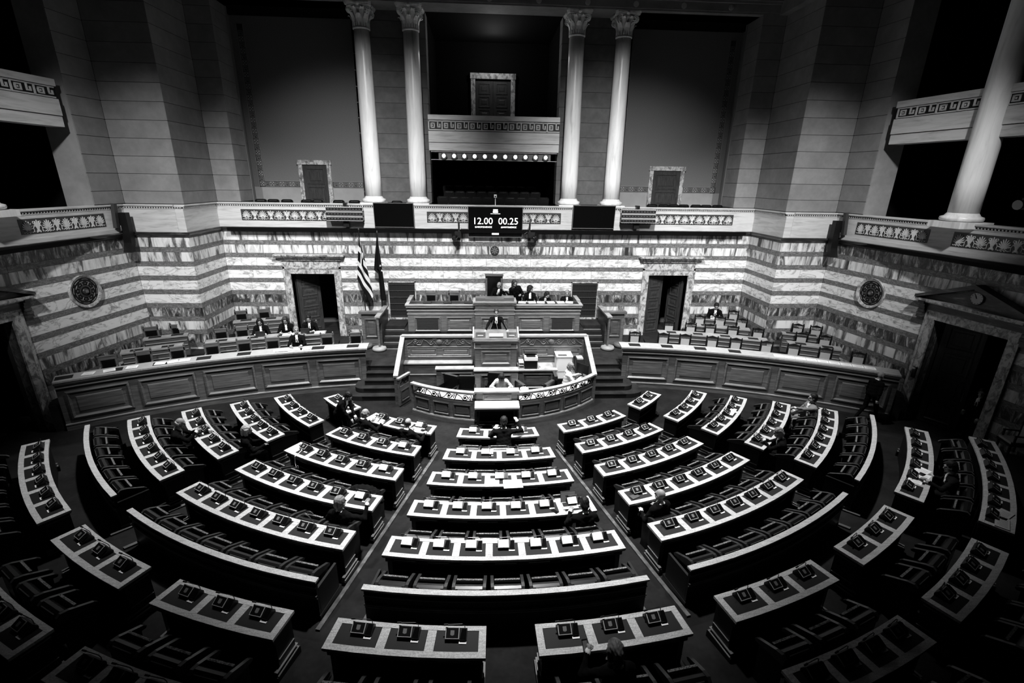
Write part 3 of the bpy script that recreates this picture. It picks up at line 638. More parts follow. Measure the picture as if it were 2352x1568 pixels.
# wings with sloping rails beside the stairs
for sg in (-1, 1):
    xw = 3.42 if sg > 0 else -3.34
    t = thing('rostrum_wing', 'sloping wooden stair wing with carved scrolls, %s' % ('next to the little gate' if sg < 0 else 'joining the four-panel balustrade'), 'balustrade', (xw, -2.3, 0), 0, 'sloping wings of the rostrum')
    y0, y1 = (-3.22, -1.46)
    b = MB(); b.ext([(y0, 0), (y1, 0), (y1, 1.62), (y0, .78)], (xw-.03, 0, 0), (0, 1, 0), (0, 0, 1), .06); b.build('wall', 'wood_mid', t)
    b = MB(); b.ext([(y0-.04, 1.02), (y1, 1.87), (y1, 1.93), (y0-.04, 1.08)], (xw-.08, 0, 0), (0, 1, 0), (0, 0, 1), .16); b.build('hand_rail', 'oak_pale', t)
    b = MB(); scroll(b, y1-y0-.1, .22, lambda u, v: (xw, y0+.05+u, .80+.48*u+v)); b.build('leaf_scroll', 'wood_dark_shaded', t)
    b = MB(); b.box(xw-.06, xw+.06, y0-.02, y0+.1, 0, 1.04); b.build('post', 'wood_mid', t)
    if sg < 0:
        g = thing('rostrum_gate', 'narrow carved wooden gate standing open beside the stairs', 'gate', (xw+.1, -3.42, 0), R(62))
        b = MB(); b.box(0, .62, -.025, .025, .04, .72); b.build('leaf', 'wood_mid', g, True)
        b = MB(); b.box(-.02, .64, -.05, .05, 1.0, 1.06); b.build('top_rail', 'oak_pale', g, True)
        for x in (0, .56): b = MB(); b.box(x, x+.06, -.03, .03, .72, 1.0); b.build('stile', 'wood_mid', g, True)
        b = MB(); scroll(b, .5, .24, lambda u, v: (.06+u, 0, .74+v)); b.build('leaf_scroll', 'wood_dark_shaded', g, True)
        b = MB(); b.loops(.46, .42, [(0, 0), (0, .02), (.03, .026), (.06, 0), (.09, .012)], (.08, -.026, .16), (1, 0, 0), (0, 0, 1)); b.build('panel', 'wood_panel', g, True)
# scroll wall behind the pit
t = thing('rostrum_screen', 'long wooden screen with two carved scroll friezes behind the clerks pit', 'wooden screen', (.04, -1.45, 0))
b = MB(); b.box(-3.32, 3.4, -1.48, -1.38, 0, 1.86); b.build('wall', 'wood_mid', t)
b = MB(); b.box(-3.38, 3.46, -1.55, -1.34, 1.86, 1.93); b.build('top_rail', 'oak_pale', t)
for x0, x1 in ((-3.18, -.86), (.98, 3.28)):
    b = MB(); b.box(x0, x1, -1.492, -1.48, 1.53, 1.82); b.build('frieze_ground', 'wood_panel', t)
    b = MB(); scroll(b, (x1-x0)/2, .25, lambda u, v: (x0+u, -1.5, 1.55+v), .018); scroll(b, (x1-x0)/2, .25, lambda u, v: (x1-u, -1.5, 1.55+v), .018)
    b.smooth = True; b.lathe([(0, -.11), (.09, -.08), (.13, 0), (.09, .08), (0, .11)], 12, ((x0+x1)/2, -1.5, 1.675), sy=.35); b.build('carved_frieze', 'wood_field', t)
    b = MB(); b.box(x0, x1, -1.5, -1.48, 1.47, 1.5); b.box(x0, x1, -1.52, -1.48, 1.09, 1.12); b.build('moulding', 'oak_pale', t)
    w2 = (x1-x0)/2-.16
    for xa in (x0+.06, x0+(x1-x0)/2+.1): panel(t, (xa, -1.482, 1.14), (1, 0, 0), w2, .28, lp=[(0, 0), (0, .016), (.02, .022), (.05, 0), (.07, 0), (.085, .012)])
b = MB(); b.box(-3.3, -.82, -1.8, -1.48, .02, .92); b.build('bench_box', 'wood_panel', t)
b = MB(); b.box(-3.32, -.8, -1.83, -1.48, .92, .96); b.box(-3.3, -.82, -1.82, -1.79, .5, .53); b.build('bench_ledge', 'oak_pale', t)
t = thing('clerks_cabinet', 'low panelled cabinet with a pale top edge behind the empty leather armchairs', 'cabinet', (-1.4, -2.2, 0))
b = MB(); b.box(-2.08, -.76, -2.3, -2.05, 0, .9); b.build('body', 'wood_mid', t)
b = MB(); b.box(-2.12, -.74, -2.34, -2.03, .9, .94); b.build('top', 'oak_pale', t)
panel(t, (-1.9, -2.304, .12), (1, 0, 0), 1.1, .68, m='wood_panel')
t = thing('printer_counter', 'wooden counter carrying the printer and papers beside the lectern', 'counter', (1.55, -1.9, 0))
b = MB(); b.box(.88, 2.25, -2.2, -1.5, 0, .8); b.build('body', 'wood_mid', t)
b = MB(); b.box(.86, 2.3, -2.26, -1.49, .8, .84); b.build('top', 'oak_pale', t)
panel(t, (1.02, -2.204, .1), (1, 0, 0), 1.1, .6, m='wood_panel')
# lectern
t = thing('lectern', 'tall panelled wooden lectern of the speaker with a raised rim', 'lectern', (.05, -1.8, 0))
b = MB(); b.box(-.70, .80, -2.05, -1.56, 0, 1.9); b.build('body', 'wood_mid', t)
b = MB(); b.box(-.78, .88, -2.14, -1.5, 1.9, 1.96); b.box(-.74, .84, -2.1, -1.5, 1.82, 1.9); b.box(-.73, .83, -2.08, -1.5, 1.6, 1.64); b.build('cornice', 'oak_pale', t)
b = MB(); b.ext([(-2.12, 1.96), (-1.5, 1.96), (-1.5, 2.16), (-2.12, 1.99)], (-.74, 0, 0), (0, 1, 0), (0, 0, 1), 1.58); b.build('sloping_top', 'wood_mid', t)
for x in (-.78, .83): b = MB(); b.ext([(-2.15, 1.96), (-1.5, 1.96), (-1.5, 2.26), (-2.15, 2.05)], (x, 0, 0), (0, 1, 0), (0, 0, 1), .05); b.build('side_rim', 'oak_pale', t)
panel(t, (-.48, -2.054, 1.0), (1, 0, 0), 1.06, .52)
panel(t, (-.5, -2.056, 1.66), (1, 0, 0), 1.1, .15, m='wood_mid', lp=[(0, 0), (0, .012), (.015, .016)])
t = thing('lectern_step', 'lower panelled front of the lectern behind the woman in white', 'lectern base', (.05, -2.2, 0))
b = MB(); b.box(-.73, .85, -2.38, -2.06, 0, .86); b.build('body', 'oak_pale', t)
b = MB(); b.box(-.75, .87, -2.42, -2.06, .86, .9); b.build('top', 'oak_pale', t)
panel(t, (-.5, -2.384, .08), (1, 0, 0), 1.1, .66, m='wood_panel')
# speaker's floor and the president's platform
b = MB(); b.box(-3.3, 3.4, -1.38, .02, 0, 1.12); struct(b.build('floor_rostrum', 'stair_carpet'))
b = MB(); b.box(-3.56, 3.7, .02, 1.8, 0, 1.6); struct(b.build('floor_presidency', 'stair_carpet'))
b = MB(); b.box(-3.2, -.5, .55, 1.78, 1.6, 1.96); b.box(-.5, 3.3, .55, 1.78, 1.6, 1.82); b.box(-.5, .9, .75, 1.78, 1.82, 2.1); struct(b.build('floor_presidency_step', 'stair_carpet'))
# president's bench
t = thing('presidency_bench', 'long high wooden bench of the presidency with panelled front', 'bench', (.05, .15, 1.12))
b = MB(); b.box(-3.36, 3.46, .03, .12, 1.13, 2.62); b.build('body', 'wood_mid', t)
b = MB(); b.box(-3.44, 3.54, -.06, .55, 2.66, 2.71); b.box(-3.41, 3.51, -.03, .5, 2.58, 2.66); b.box(-3.39, 3.49, 0, .5, 2.44, 2.47); b.box(-3.38, 3.48, .01, .5, 2.3, 2.33); b.build('cornice', 'oak_pale', t)
b = MB(); b.box(-3.3, 3.4, .06, .5, 2.711, 2.716); b.build('writing_surface', 'wood_dark_shaded', t)
for x in (-3.42, 3.4): b = MB(); b.box(x, x+.12, .5, 1.35, 1.85, 2.71); b.build('end_wing', 'wood_mid', t); b = MB(); b.box(x-.02, x+.14, .5, 1.37, 2.71, 2.76); b.build('end_rail', 'oak_pale', t)
for i, xa in enumerate((-3.12, -1.86, .98, 2.24)):
    if i in (1, 2): panel(t, (xa, .026, 1.6), (1, 0, 0), 1.04, .6)
    else:
        panel(t, (xa, .026, 1.6), (1, 0, 0), 1.04, .6, 'panel_frame', 'wood_mid', [(0, 0), (0, .03), (.035, .042), (.075, .002)])
        for k in range(14): b = MB(); b.box(xa+.1, xa+.94, .0, .024, 1.69+k*.031, 1.708+k*.031); b.build('slat', 'dark_grey', t)
b = MB(); b.box(-.72, .82, -.12, .12, 1.13, 2.8); b.build('centre_block', 'wood_mid', t)
b = MB(); b.box(-.8, .9, -.2, .55, 2.8, 2.86); b.box(-.77, .87, -.16, .5, 2.72, 2.8); b.box(-.74, .84, -.14, .5, 2.5, 2.53); b.box(-.74, .84, -.14, .5, 2.33, 2.36); b.build('centre_cornice', 'oak_pale', t)
panel(t, (-.5, -.124, 1.5), (1, 0, 0), 1.1, .72)
b = MB(); b.box(-.7, -.32, -.1, .3, 2.86, 2.98); b.box(-.32, .4, -.12, .3, 2.86, 2.97); b.box(.4, .8, -.12, .3, 2.86, 3.0); b.build('reading_stand', 'wood_field', t)
# grilles on the front wall
for sg in (-1, 1):
    x0, x1 = sorted((XM-sg*(-4.42), XM-sg*(-3.36))) if False else sorted((XM+sg*4.43, XM+sg*3.35))
    t = thing('wall_grille', 'dark slatted heating grille in the marble wall beside the %s' % ('flags' if sg < 0 else 'seated man at the bench end'), 'grille', ((x0+x1)/2, 1.8, 1.68), 0, 'heating grilles behind the rostrum')
    b = MB(); b.box(x0, x1, 1.78, 1.83, 1.68, 3.2); b.build('ground', 'grille', t)
    for i in range(14): b = MB(); b.box(x0+.03+i*(x1-x0-.06)/14, x0+.05+i*(x1-x0-.06)/14, 1.755, 1.78, 1.72, 3.16); b.build('bar', 'grille', t)
    for i in range(6): b = MB(); b.box(x0, x1, 1.745, 1.775, 1.72+i*.28, 1.745+i*.28); b.build('crossbar', 'grille_bar', t)
    b = MB()
    for q in ((x0-.04, x0, 1.64, 3.24), (x1, x1+.04, 1.64, 3.24)): b.box(q[0], q[1], 1.75, 1.83, q[2], q[3])
    b.box(x0-.04, x1+.04, 1.75, 1.83, 3.2, 3.24); b.box(x0-.04, x1+.04, 1.74, 1.83, 1.6, 1.68); b.build('frame', 'marble_frame', t)
# stairs
for sg in (-1, 1):
    xa, xb = (3.5, 4.72) if sg > 0 else (-4.62, -3.42)
    sd = 'flag' if sg < 0 else 'clock'
    t = thing('lower_staircase', 'carpeted lower staircase with two rounded bottom steps, %s side of the rostrum' % sd, 'stairs', ((xa+xb)/2, -2.2, 0), 0, 'staircases of the rostrum')
    for i in range(5):
        y0 = -2.92+.29*i; z1 = .17*(i+1)
        b = MB()
        if i < 2:
            ex = (.62 if i == 0 else .34); n = 10; pts = [(xa if sg > 0 else xb, y0), ]
            c = (xb if sg > 0 else xa)
            arc = [(c+sg*ex*math.sin(math.pi/2*k/n), y0+.32-.32*math.cos(math.pi/2*k/n)) for k in range(n+1)]
            poly = [(xa if sg > 0 else xb, y0)]+arc+[(c+sg*ex, -1.75), (xa if sg > 0 else xb, -1.75)]
            if sg < 0: poly = poly[::-1]
            b.ext(poly, (0, 0, 0), (1, 0, 0), (0, 1, 0), z1)
        else: b.box(xa, xb, y0, -1.44, 0, z1)
        b.build('step', 'stair_carpet', t)
        b = MB(); b.box(xa+.02, xb-.02, y0-.012, y0+.004, z1-.03, z1+.006); b.build('nosing', 'carpet', t)
    xa, xb = (3.72, 4.55) if sg > 0 else (-4.42, -3.6)
    t = thing('upper_staircase', 'dark carpeted steps with pale nosings up to the presidency, %s side' % sd, 'stairs', ((xa+xb)/2, .4, .86), 0, 'staircases of the rostrum')
    for i in range(4):
        y0 = .05+.25*i; z1 = .85+.19*(i+1)
        b = MB(); b.box(xa, xb, y0, 1.78, .86, z1 if i < 3 else 1.605); b.build('step', 'stair_carpet', t)
        b = MB(); b.box(xa, xb, y0-.015, y0+.01, z1-.19, z1-.165); b.build('nosing', 'oak_pale', t)
    t = thing('stair_pedestal', 'panelled wooden newel wall with a rail beside the upper steps, %s side' % sd, 'newel wall', (xb if sg > 0 else xa, .2, .86), 0, 'newel walls of the upper stairs')
    X = (lambda x: x) if sg > 0 else mir
    def bx(b, x0, x1, *r): x0, x1 = sorted((X(x0), X(x1))); return b.box(x0, x1, *r)
    b = MB(); bx(b, 4.62, 5.42, .5, .62, .86, 2.2); b.build('front_wall', 'wood_mid', t)
    b = MB(); bx(b, 4.56, 5.5, .42, .68, 2.2, 2.28); b.build('front_cap', 'wood_mid', t)
    x0, x1 = sorted((X(4.8), X(5.3))); panel(t, (x0, .496, 1.2), (1, 0, 0), x1-x0, .8, m='wood_panel')
    b = MB(); bx(b, 4.6, 4.68, -.12, 1.6, 1.9, 2.2); b.build('side_wall', 'wood_panel', t); b = MB(); bx(b, 4.6, 4.68, .3, 1.6, .86, 1.9); b.build('side_base', 'wood_panel', t)
    b = MB(); bx(b, 4.54, 4.74, -.16, 1.6, 2.2, 2.26); b.build('side_rail', 'oak_pale', t)
    b = MB(); b.box(X(4.64)-.035, X(4.64)+.035, -.13, -.06, .98, 2.2); b.build('post', 'wood_mid', t)
    b = MB(); b.smooth = True; b.lathe([(.27, 0), (.28, .06), (.25, .13), (.05, .15)], 24, (X(4.66), -.08, .86)); b.build('round_foot', 'oak_pale', t)
    b = MB(); b.smooth = True; b.lathe([(.3, 0), (.3, .1), (.27, .14), (.05, .15)], 24, (X(5.3), .25, .86)); b.build('round_step', 'wood_mid', t)

# ------------------------------------------------------------------ ministers' benches on both sides
AX, AY, AR_ = 2.916, -20.499, 18.69
def arcp(sg, a, d):
    x = AX+(AR_+d)*math.sin(R(a)); y = AY+(AR_+d)*math.cos(R(a)); return (x if sg > 0 else mir(x), y)
def frot(sg, a): return math.pi-R(a) if sg > 0 else math.pi+R(a)
class Arc(MB):
    def strip(s, sg, d0, d1, a0, a1, z0, z1, n=None):
        n = n or max(1, int((a1-a0)/1.6)+1); vs = []; fs = []
        for i in range(n+1):
            a = a0+(a1-a0)*i/n; p = arcp(sg, a, d0); q = arcp(sg, a, d1); vs += [(*p, z0), (*q, z0), (*q, z1), (*p, z1)]
        for i in range(n):
            for k in range(4): fs.append((4*i+k, 4*i+(k+1) % 4, 4*i+4+(k+1) % 4, 4*i+4+k))
        fs += [(3, 2, 1, 0), (4*n, 4*n+1, 4*n+2, 4*n+3)]
        return s.add(vs, fs if sg > 0 else [f[::-1] for f in fs])
def chair_dark():
    t = thing('panelled_chair', 'x', 'chair')
    b = MB(); b.box(-.27, .27, -.22, .28, .43, .5); b.build('seat', 'leather', t, True)
    b = MB(); b.box(-.29, .29, -.25, .3, .36, .43); b.build('seat_frame', 'wood_panel', t, True)
    b = MB(); b.box(-.22, .22, -.235, -.2, .55, .92); b.build('back_pad', 'leather', t, True)
    b = MB(); b.box(-.24, .24, -.27, -.235, .5, .98); b.build('back_panel', 'wood_panel', t, True)
    b = MB(); b.box(-.3, .3, -.28, -.21, .94, 1.06); b.box(-.32, .32, -.29, -.2, 1.06, 1.09); b.build('top_rail', 'wood_mid', t, True)
    for x in (-.28, .28):
        b = MB(); b.box(x-.03, x+.03, -.28, -.21, .3, 1.09); b.smooth = True; b.lathe([(.02, 1.09), (.04, 1.12), (.035, 1.16), (.015, 1.18), (0, 1.19)], 8, (x, -.245, 0)); b.build('post', 'wood_mid', t, True)
        for y in (-.24, .24): b = MB(); b.box(x-.025, x+.025, y-.025, y+.025, 0, .36); b.build('leg', 'wood_panel', t, True)
        b = MB(); b.box(x-.03, x+.03, -.22, .22, .66, .7); b.box(x-.025, x+.025, .16, .21, .43, .66); b.build('armrest', 'wood_mid', t, True)
    return Proto(t)
def chair_light():
    t = thing('upholstered_chair', 'x', 'chair')
    b = MB(); b.box(-.24, .24, -.2, .25, .42, .48); b.build('seat', 'leather_light', t, True)
    b = MB(); b.box(-.26, .26, -.23, .27, .36, .42); b.build('seat_frame', 'wood_dark_shaded', t, True)
    b = MB(); b.box(-.18, .18, -.235, -.2, .5, .855); b.build('back_pad', 'leather_light', t, True)
    b = MB(); b.box(-.2, .2, -.265, -.235, .5, .86); b.build('back_panel', 'wood_dark_shaded', t, True)
    b = MB(); b.ext([(-.24, .98), (.24, .98), (.24, 1.0), (0, 1.07), (-.24, 1.0)], (0, -.21, 0), (1, 0, 0), (0, 0, 1), .06); b.build('crest', 'wood_dark_shaded', t, True)
    for i in range(7): b = MB(); b.box(-.16+i*.0533-.009, -.16+i*.0533+.009, -.25, -.22, .86, .98); b.build('spindle', 'wood_panel', t, True)
    for x in (-.23, .23):
        b = MB(); b.box(x-.025, x+.025, -.27, -.21, .3, 1.0); b.smooth = True; b.lathe([(.02, 1.0), (.03, 1.03), (.025, 1.06), (0, 1.08)], 8, (x, -.24, 0)); b.build('post', 'wood_dark_shaded', t, True)
        for y in (-.24, .22): b = MB(); b.box(x-.022, x+.022, y-.022, y+.022, 0, .36); b.build('leg', 'wood_dark_shaded', t, True)
        b = MB(); b.box(x-.025, x+.025, -.22, .2, .64, .67); b.box(x-.02, x+.02, .15, .19, .42, .64); b.build('armrest', 'wood_dark_shaded', t, True)
    return Proto(t)
CHD, CHL = chair_dark(), chair_light()
for pr, sc in ((CHD, (.76, .86, .9, 1)), (CHL, (.86, .9, .96, 1))):
    for c in pr.root.children: c.data.transform(Matrix.Diagonal(sc))
NCH = {}
def mchair(pr, loc, rz, label, group): return pr.put(loc, rz, label, group)
BKT = []                                                    # blotter spots of the front benches, for papers
for sg in (-1, 1):
    sd = 'flag' if sg < 0 else 'clock'
    q = arcp(sg, 19, .2)
    # platform tiers
    b = Arc(); b.strip(sg, .1, 6.2, 5.6, 33.5, 0, .85, 20); b.build('floor_ministers_%s' % ('left' if sg < 0 else 'right'), 'stair_carpet'); struct(bpy.data.objects['floor_ministers_%s' % ('left' if sg < 0 else 'right')])
    b = MB(); x0, x1 = sorted((XM+sg*3.45, XM+sg*5.0)); b.box(x0, x1, -1.46, 1.8, 0, .849); struct(b.build('floor_landing_%s' % ('left' if sg < 0 else 'right'), 'stair_carpet'))
    for i, (d0, a0, a1, z) in enumerate(((1.5, 9.5, 31, .95), (2.5, 13.2, 30, 1.05), (3.3, 14, 21.2, 1.15))):
        b = Arc(); b.strip(sg, d0, d0+1.6 if i < 2 else d0+1.1, a0, a1, .85, z); struct(b.build('floor_tier', 'stair_carpet'))
    a0, a1 = 5.5, 32.7
    t = thing('ministers_bench', 'long curved ministers bench with five big front panels, %s side' % sd, 'bench', (*q, 0), 0, 'curved ministers benches')
    b = Arc(); b.strip(sg, .06, .14, a0+.2, a1, .0, 1.5); b.build('body', 'wood_mid', t)
    b = Arc(); b.strip(sg, .0, .12, a0+.1, a1, 0, .17); b.build('plinth', 'wood_mid', t)
    b = Arc(); b.strip(sg, -.01, .1, a0+.1, a1, .17, .2); b.build('plinth_cap', 'oak_pale', t)
    b = Arc(); b.strip(sg, -.01, .1, a0+.05, a1, 1.36, 1.385); b.strip(sg, -.02, .1, a0, a1, 1.46, 1.49); b.build('moulding', 'wood_edge', t)
    b = Arc(); b.strip(sg, -.06, .55, a0-.1, a1, 1.55, 1.6); b.build('top', 'oak_bench', t)
    b = Arc(); b.strip(sg, -.04, .14, a0, a1, 1.49, 1.55); b.build('top_edge', 'wood_mid', t)
    st = (a1-a0-.6)/5
    for i in range(5):
        c0 = a0+.4+st*i+.35; c1 = c0+st-.7
        o = (*arcp(sg, c0, .05), .33); e = (*arcp(sg, c1, .05), .33)
        if sg < 0: o, e = e, o
        U = Vector(e)-Vector(o); w_ = U.length
        panel(t, o, U/w_, w_, .9, lp=[(0, -.03), (0, .03), (.05, .05), (.1, -.01), (.2, -.01), (.225, .012)], m='wood_field')
    NB = 15
    for i in range(NB):
        a = a0+1.5+(a1-a0-2.2)*i/(NB-1)
        if i % 2 == 0 and not (sg > 0 and i > 7):
            b = Arc(); b.strip(sg, .1, .4, a-.62, a+.62, 1.6, 1.608, 2); b.build('blotter', 'blotter', t)
    # further desks
    for (d, z, fz, p, q2, lab) in ((1.5, 1.72, .95, 10.3, 21.6, 'long desk of the second ministers row'), (1.5, 1.72, .95, 23.5, 28.4, 'short desk of the second ministers row by the side wall'),
                              (2.5, 1.82, 1.05, 14.3, 20.2, 'narrow desk of the third ministers row'), (2.5, 1.82, 1.05, 23.3, 26.9, 'small desk of the third row near the corner'), (3.3, 1.92, 1.15, 15.0, 19.6, 'top desk of the last ministers row below the wall')):
        if sg < 0 and d == 2.5 and p < 20: continue
        c = arcp(sg, (p+q2)/2, d+.2)
        k = thing('ministers_desk', '%s, %s side' % (lab, sd), 'desk', (*c, fz), 0, 'wooden desks on the ministers platforms')
        b = Arc(); b.strip(sg, d+.03, d+.06, p+.1, q2-.1, fz, z-.05); b.build('front', 'wood_panel', k)
        for e in (p+.1, q2-.25): b = Arc(); b.strip(sg, d+.03, d+.3, e, e+.15, fz, z-.05, 1); b.build('side', 'wood_panel', k)
        b = Arc(); b.strip(sg, d, d+(.45 if d < 2 else .34), p, q2, z-.05, z); b.build('top', 'oak_pale', k)
        for zz in (.15, .32, .49): b = Arc(); b.strip(sg, d+.0, d+.03, p+.15, q2-.15, z-.05-zz, z-.03-zz); b.build('rail', 'wood_edge', k)
        n = max(2, int((q2-p)/2.4))
        for i in range(n):
            a = p+(q2-p)*(i+.5)/n; b = Arc(); b.strip(sg, d+.08, d+.3, a-.5, a+.5, z, z+.006, 1); b.build('blotter', 'blotter', k)
ORD = ['first', 'second', 'third', 'fourth', 'fifth', 'sixth', 'seventh', 'eighth', 'ninth', 'tenth']
# chairs
for sg, pr, sd, rows in ((1, CHL, 'clock', (('front', .85, .85, (7.41, 10.57, 12.92, 15.76, 18.19, 21.24, 23.82, 26.73, 29.59)), ('second', .95, 2.18, (11.75, 14.06, 16.1, 18.42, 20.92, 25.07, 27.17)), ('third', 1.05, 3.1, (15.35, 17.43, 19.64, 25.0, 26.65)), ('last', 1.15, 4.0, (17.04, 19.09)))),
                         (-1, CHD, 'flag', (('front', .85, .92, (29.17, 26.49, 23.8, 20.86, 18.0, 15.34, 12.84, 9.97, 7.02)), ('second', .95, 2.3, (20.48, 18.59, 16.71, 14.31, 12.03)), ('third', 1.05, 3.2, (26.48, 24.35)), ('last', 1.15, 4.05, (19.08, 16.98))))):
    for nm, z, d, ang in rows:
        for ci, a in enumerate(sorted(ang)):
            mchair(pr, (*arcp(sg, a, d), z), frot(sg, a), ('pale-backed carved chair, %s ministers row, clock side, %s from the stairs' if sg > 0 else 'dark leather wooden armchair, %s ministers row, flag side, %s from the stairs') % (nm, ORD[ci]), 'ministers chairs, %s side' % sd)
for i, x in enumerate((-2.55, -1.6)): CHD.put((x, .95, 1.96), math.pi, 'empty dark leather chair behind the presidency bench, %s' % ('next to the grille' if i == 0 else 'next to the president'), 'chairs of the presidency')
for x, lb in ((1.45, 'behind the curly-haired woman'), (2.1, 'behind the woman looking down'), (3.0, 'behind the man at the bench end')): CHD.put((x, .95, 1.82), math.pi, 'dark leather chair of the presidency %s' % lb, 'chairs of the presidency')
t = thing('president_chair', 'tall-backed dark chair of the president at the middle of the bench', 'chair', (.05, 1.15, 2.1), math.pi)
b = MB(); b.box(-.3, .3, -.25, .25, .4, .5); b.build('seat', 'leather', t, True)
b = MB(); b.box(-.28, .28, -.3, -.24, .5, 1.42); b.build('back_pad', 'leather', t, True)
b = MB(); b.box(-.36, .36, -.34, -.3, .3, 1.52); b.box(-.38, .38, -.36, -.22, 1.46, 1.54); b.build('back_frame', 'wood_mid', t, True)
for x in (-.34, .34): b = MB(); b.box(x-.04, x+.04, -.32, .22, .6, .66); b.box(x-.04, x+.04, -.32, .22, 0, .4); b.build('armrest', 'wood_mid', t, True)
# ------------------------------------------------------------------ hemicycle
ROW = [(6.92, .80), (8.18, .905), (9.35, 1.01), (10.52, 1.115), (11.69, 1.21)]
def edge(c, r, s): return c+s*math.degrees(math.asin(.36/r))
SD = {-1: 'flag', 1: 'clock', 0: 'centre'}
# conference console (prototype, local: member sits on -y, screen faces -y)
def console(lit):  # lit: reflected glare put in as a glowing white screen
    t = thing('conference_console', 'x', 'microphone console')
    b = MB(); b.ext([(-.08, 0), (.07, 0), (.07, .035), (.03, .085), (-.08, .03)], (-.13, 0, 0), (0, 1, 0), (0, 0, 1), .26); b.build('body', 'black', t, True)
    def pl(u, v, h): return (-.125+u, -.082+v*.92-h*.35, .035+v*.5+h)
    b = MB(); w_, d = .165, .115
    b.add([pl(0, 0, .004), pl(w_, 0, .004), pl(w_, d, .004), pl(0, d, .004), pl(0, 0, .012), pl(w_, 0, .012), pl(w_, d, .012), pl(0, d, .012)], [(0,3,2,1),(4,5,6,7),(0,1,5,4),(1,2,6,5),(2,3,7,6),(3,0,4,7)]); b.build('bezel', 'light_grey', t, True)
    e = .008
    b = MB(); b.add([pl(e, e, .0125), pl(w_-e, e, .0125), pl(w_-e, d-e, .0125), pl(e, d-e, .0125), pl(e, e, .015), pl(w_-e, e, .015), pl(w_-e, d-e, .015), pl(e, d-e, .015)], [(0,3,2,1),(4,5,6,7),(0,1,5,4),(1,2,6,5),(2,3,7,6),(3,0,4,7)]); sc = b.build('screen', 'screen_glare' if lit else 'screen_dim', t, True)
    if not lit:
        c0, c1 = w_*.36, w_*.64
        b = MB(); b.add([pl(c0, d*.32, .0155), pl(w_/2, d*.25, .0155), pl(c1, d*.32, .0155), pl(c1, d*.72, .0155), pl(c0, d*.72, .0155)], [(0, 1, 2, 3, 4)]); b.build('emblem', 'mid_grey', sc, True)
    else:
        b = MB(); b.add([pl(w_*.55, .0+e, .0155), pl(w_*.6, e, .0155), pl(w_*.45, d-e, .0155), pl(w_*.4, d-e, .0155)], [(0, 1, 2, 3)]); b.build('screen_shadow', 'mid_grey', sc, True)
    b = MB(); b.add([pl(w_+.01, .0, .006), pl(w_+.085, .0, .006), pl(w_+.085, d*.9, .006), pl(w_+.03, d*.9, .006)], [(0, 1, 2, 3)]); b.build('key_field', 'black_gloss', t, True)
    b = MB(); b.box(.04, .13, -.115, -.083, 0, .008); b.build('front_lip', 'white', t, True)
    b = MB(); b.tube([(.1, .05, .06), (.1, .05, .1), (.07, .05, .12), (-.03, .04, .125), (-.12, .03, .13)], .005, 5); b.build('gooseneck', 'black_metal', t, True)
    b = MB(); b.tube([(-.1, .032, .129), (-.15, .026, .131)], .011, 6); b.build('microphone', 'black', t, True)
    return Proto(t)
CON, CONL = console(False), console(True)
def all_kids(o):
    for c in o.children: yield c; yield from all_kids(c)
for pr in (CON, CONL):
    for c in list(all_kids(pr.root)): c.data.transform(Matrix.Diagonal((1.14, 1.14, 1.2, 1)))
def seat():
    t = thing('tip_up_chair', 'x', 'chair')
    b = MB(); b.smooth = True
    def pad(b, x0, x1, pts): b.ext(pts, (x0, 0, 0), (0, 1, 0), (0, 0, 1), x1-x0)
    b.smooth = False
    b = MB(); pad(b, -.215, .215, [(-.31, .45), (-.17, .45), (-.13, .56), (-.13, .70), (-.15, .78), (-.19, .825), (-.24, .84), (-.285, .825), (-.31, .77)]); b.build('backrest', 'leather', t, True)
    b = MB(); pad(b, -.21, .21, [(-.10, .42), (-.045, .40), (-.03, .5), (-.035, .76), (-.05, .79), (-.085, .795), (-.1, .77)]); cu = b.build('tip_up_cushion', 'leather', t, True)
    b = MB(); b.box(-.205, .205, -.082, -.05, .794, .800); b.build('stud_trim', 'studs', cu, True)
    b = MB(); b.box(-.17, .17, -.3, -.288, .815, .823); b.build('piping', 'leather_grey', t, True)
    for x in (-.245, .245):
        b = MB(); b.ext([(-.31, .80), (-.26, .84), (-.16, .82), (-.02, .76), (.12, .70), (.16, .66), (.14, .63), (-.31, .70)], (x-.025, 0, 0), (0, 1, 0), (0, 0, 1), .05); b.build('armrest', 'wood_arm', t, True)
        b = MB(); b.ext([(-.3, 0), (.08, 0), (.06, .1), (.09, .64), (-.3, .68)], (x-.012, 0, 0), (0, 1, 0), (0, 0, 1), .024); b.build('side_panel', 'wood_dark_shaded', t, True)
    return Proto(t)
SEAT = seat()
DEP = .48
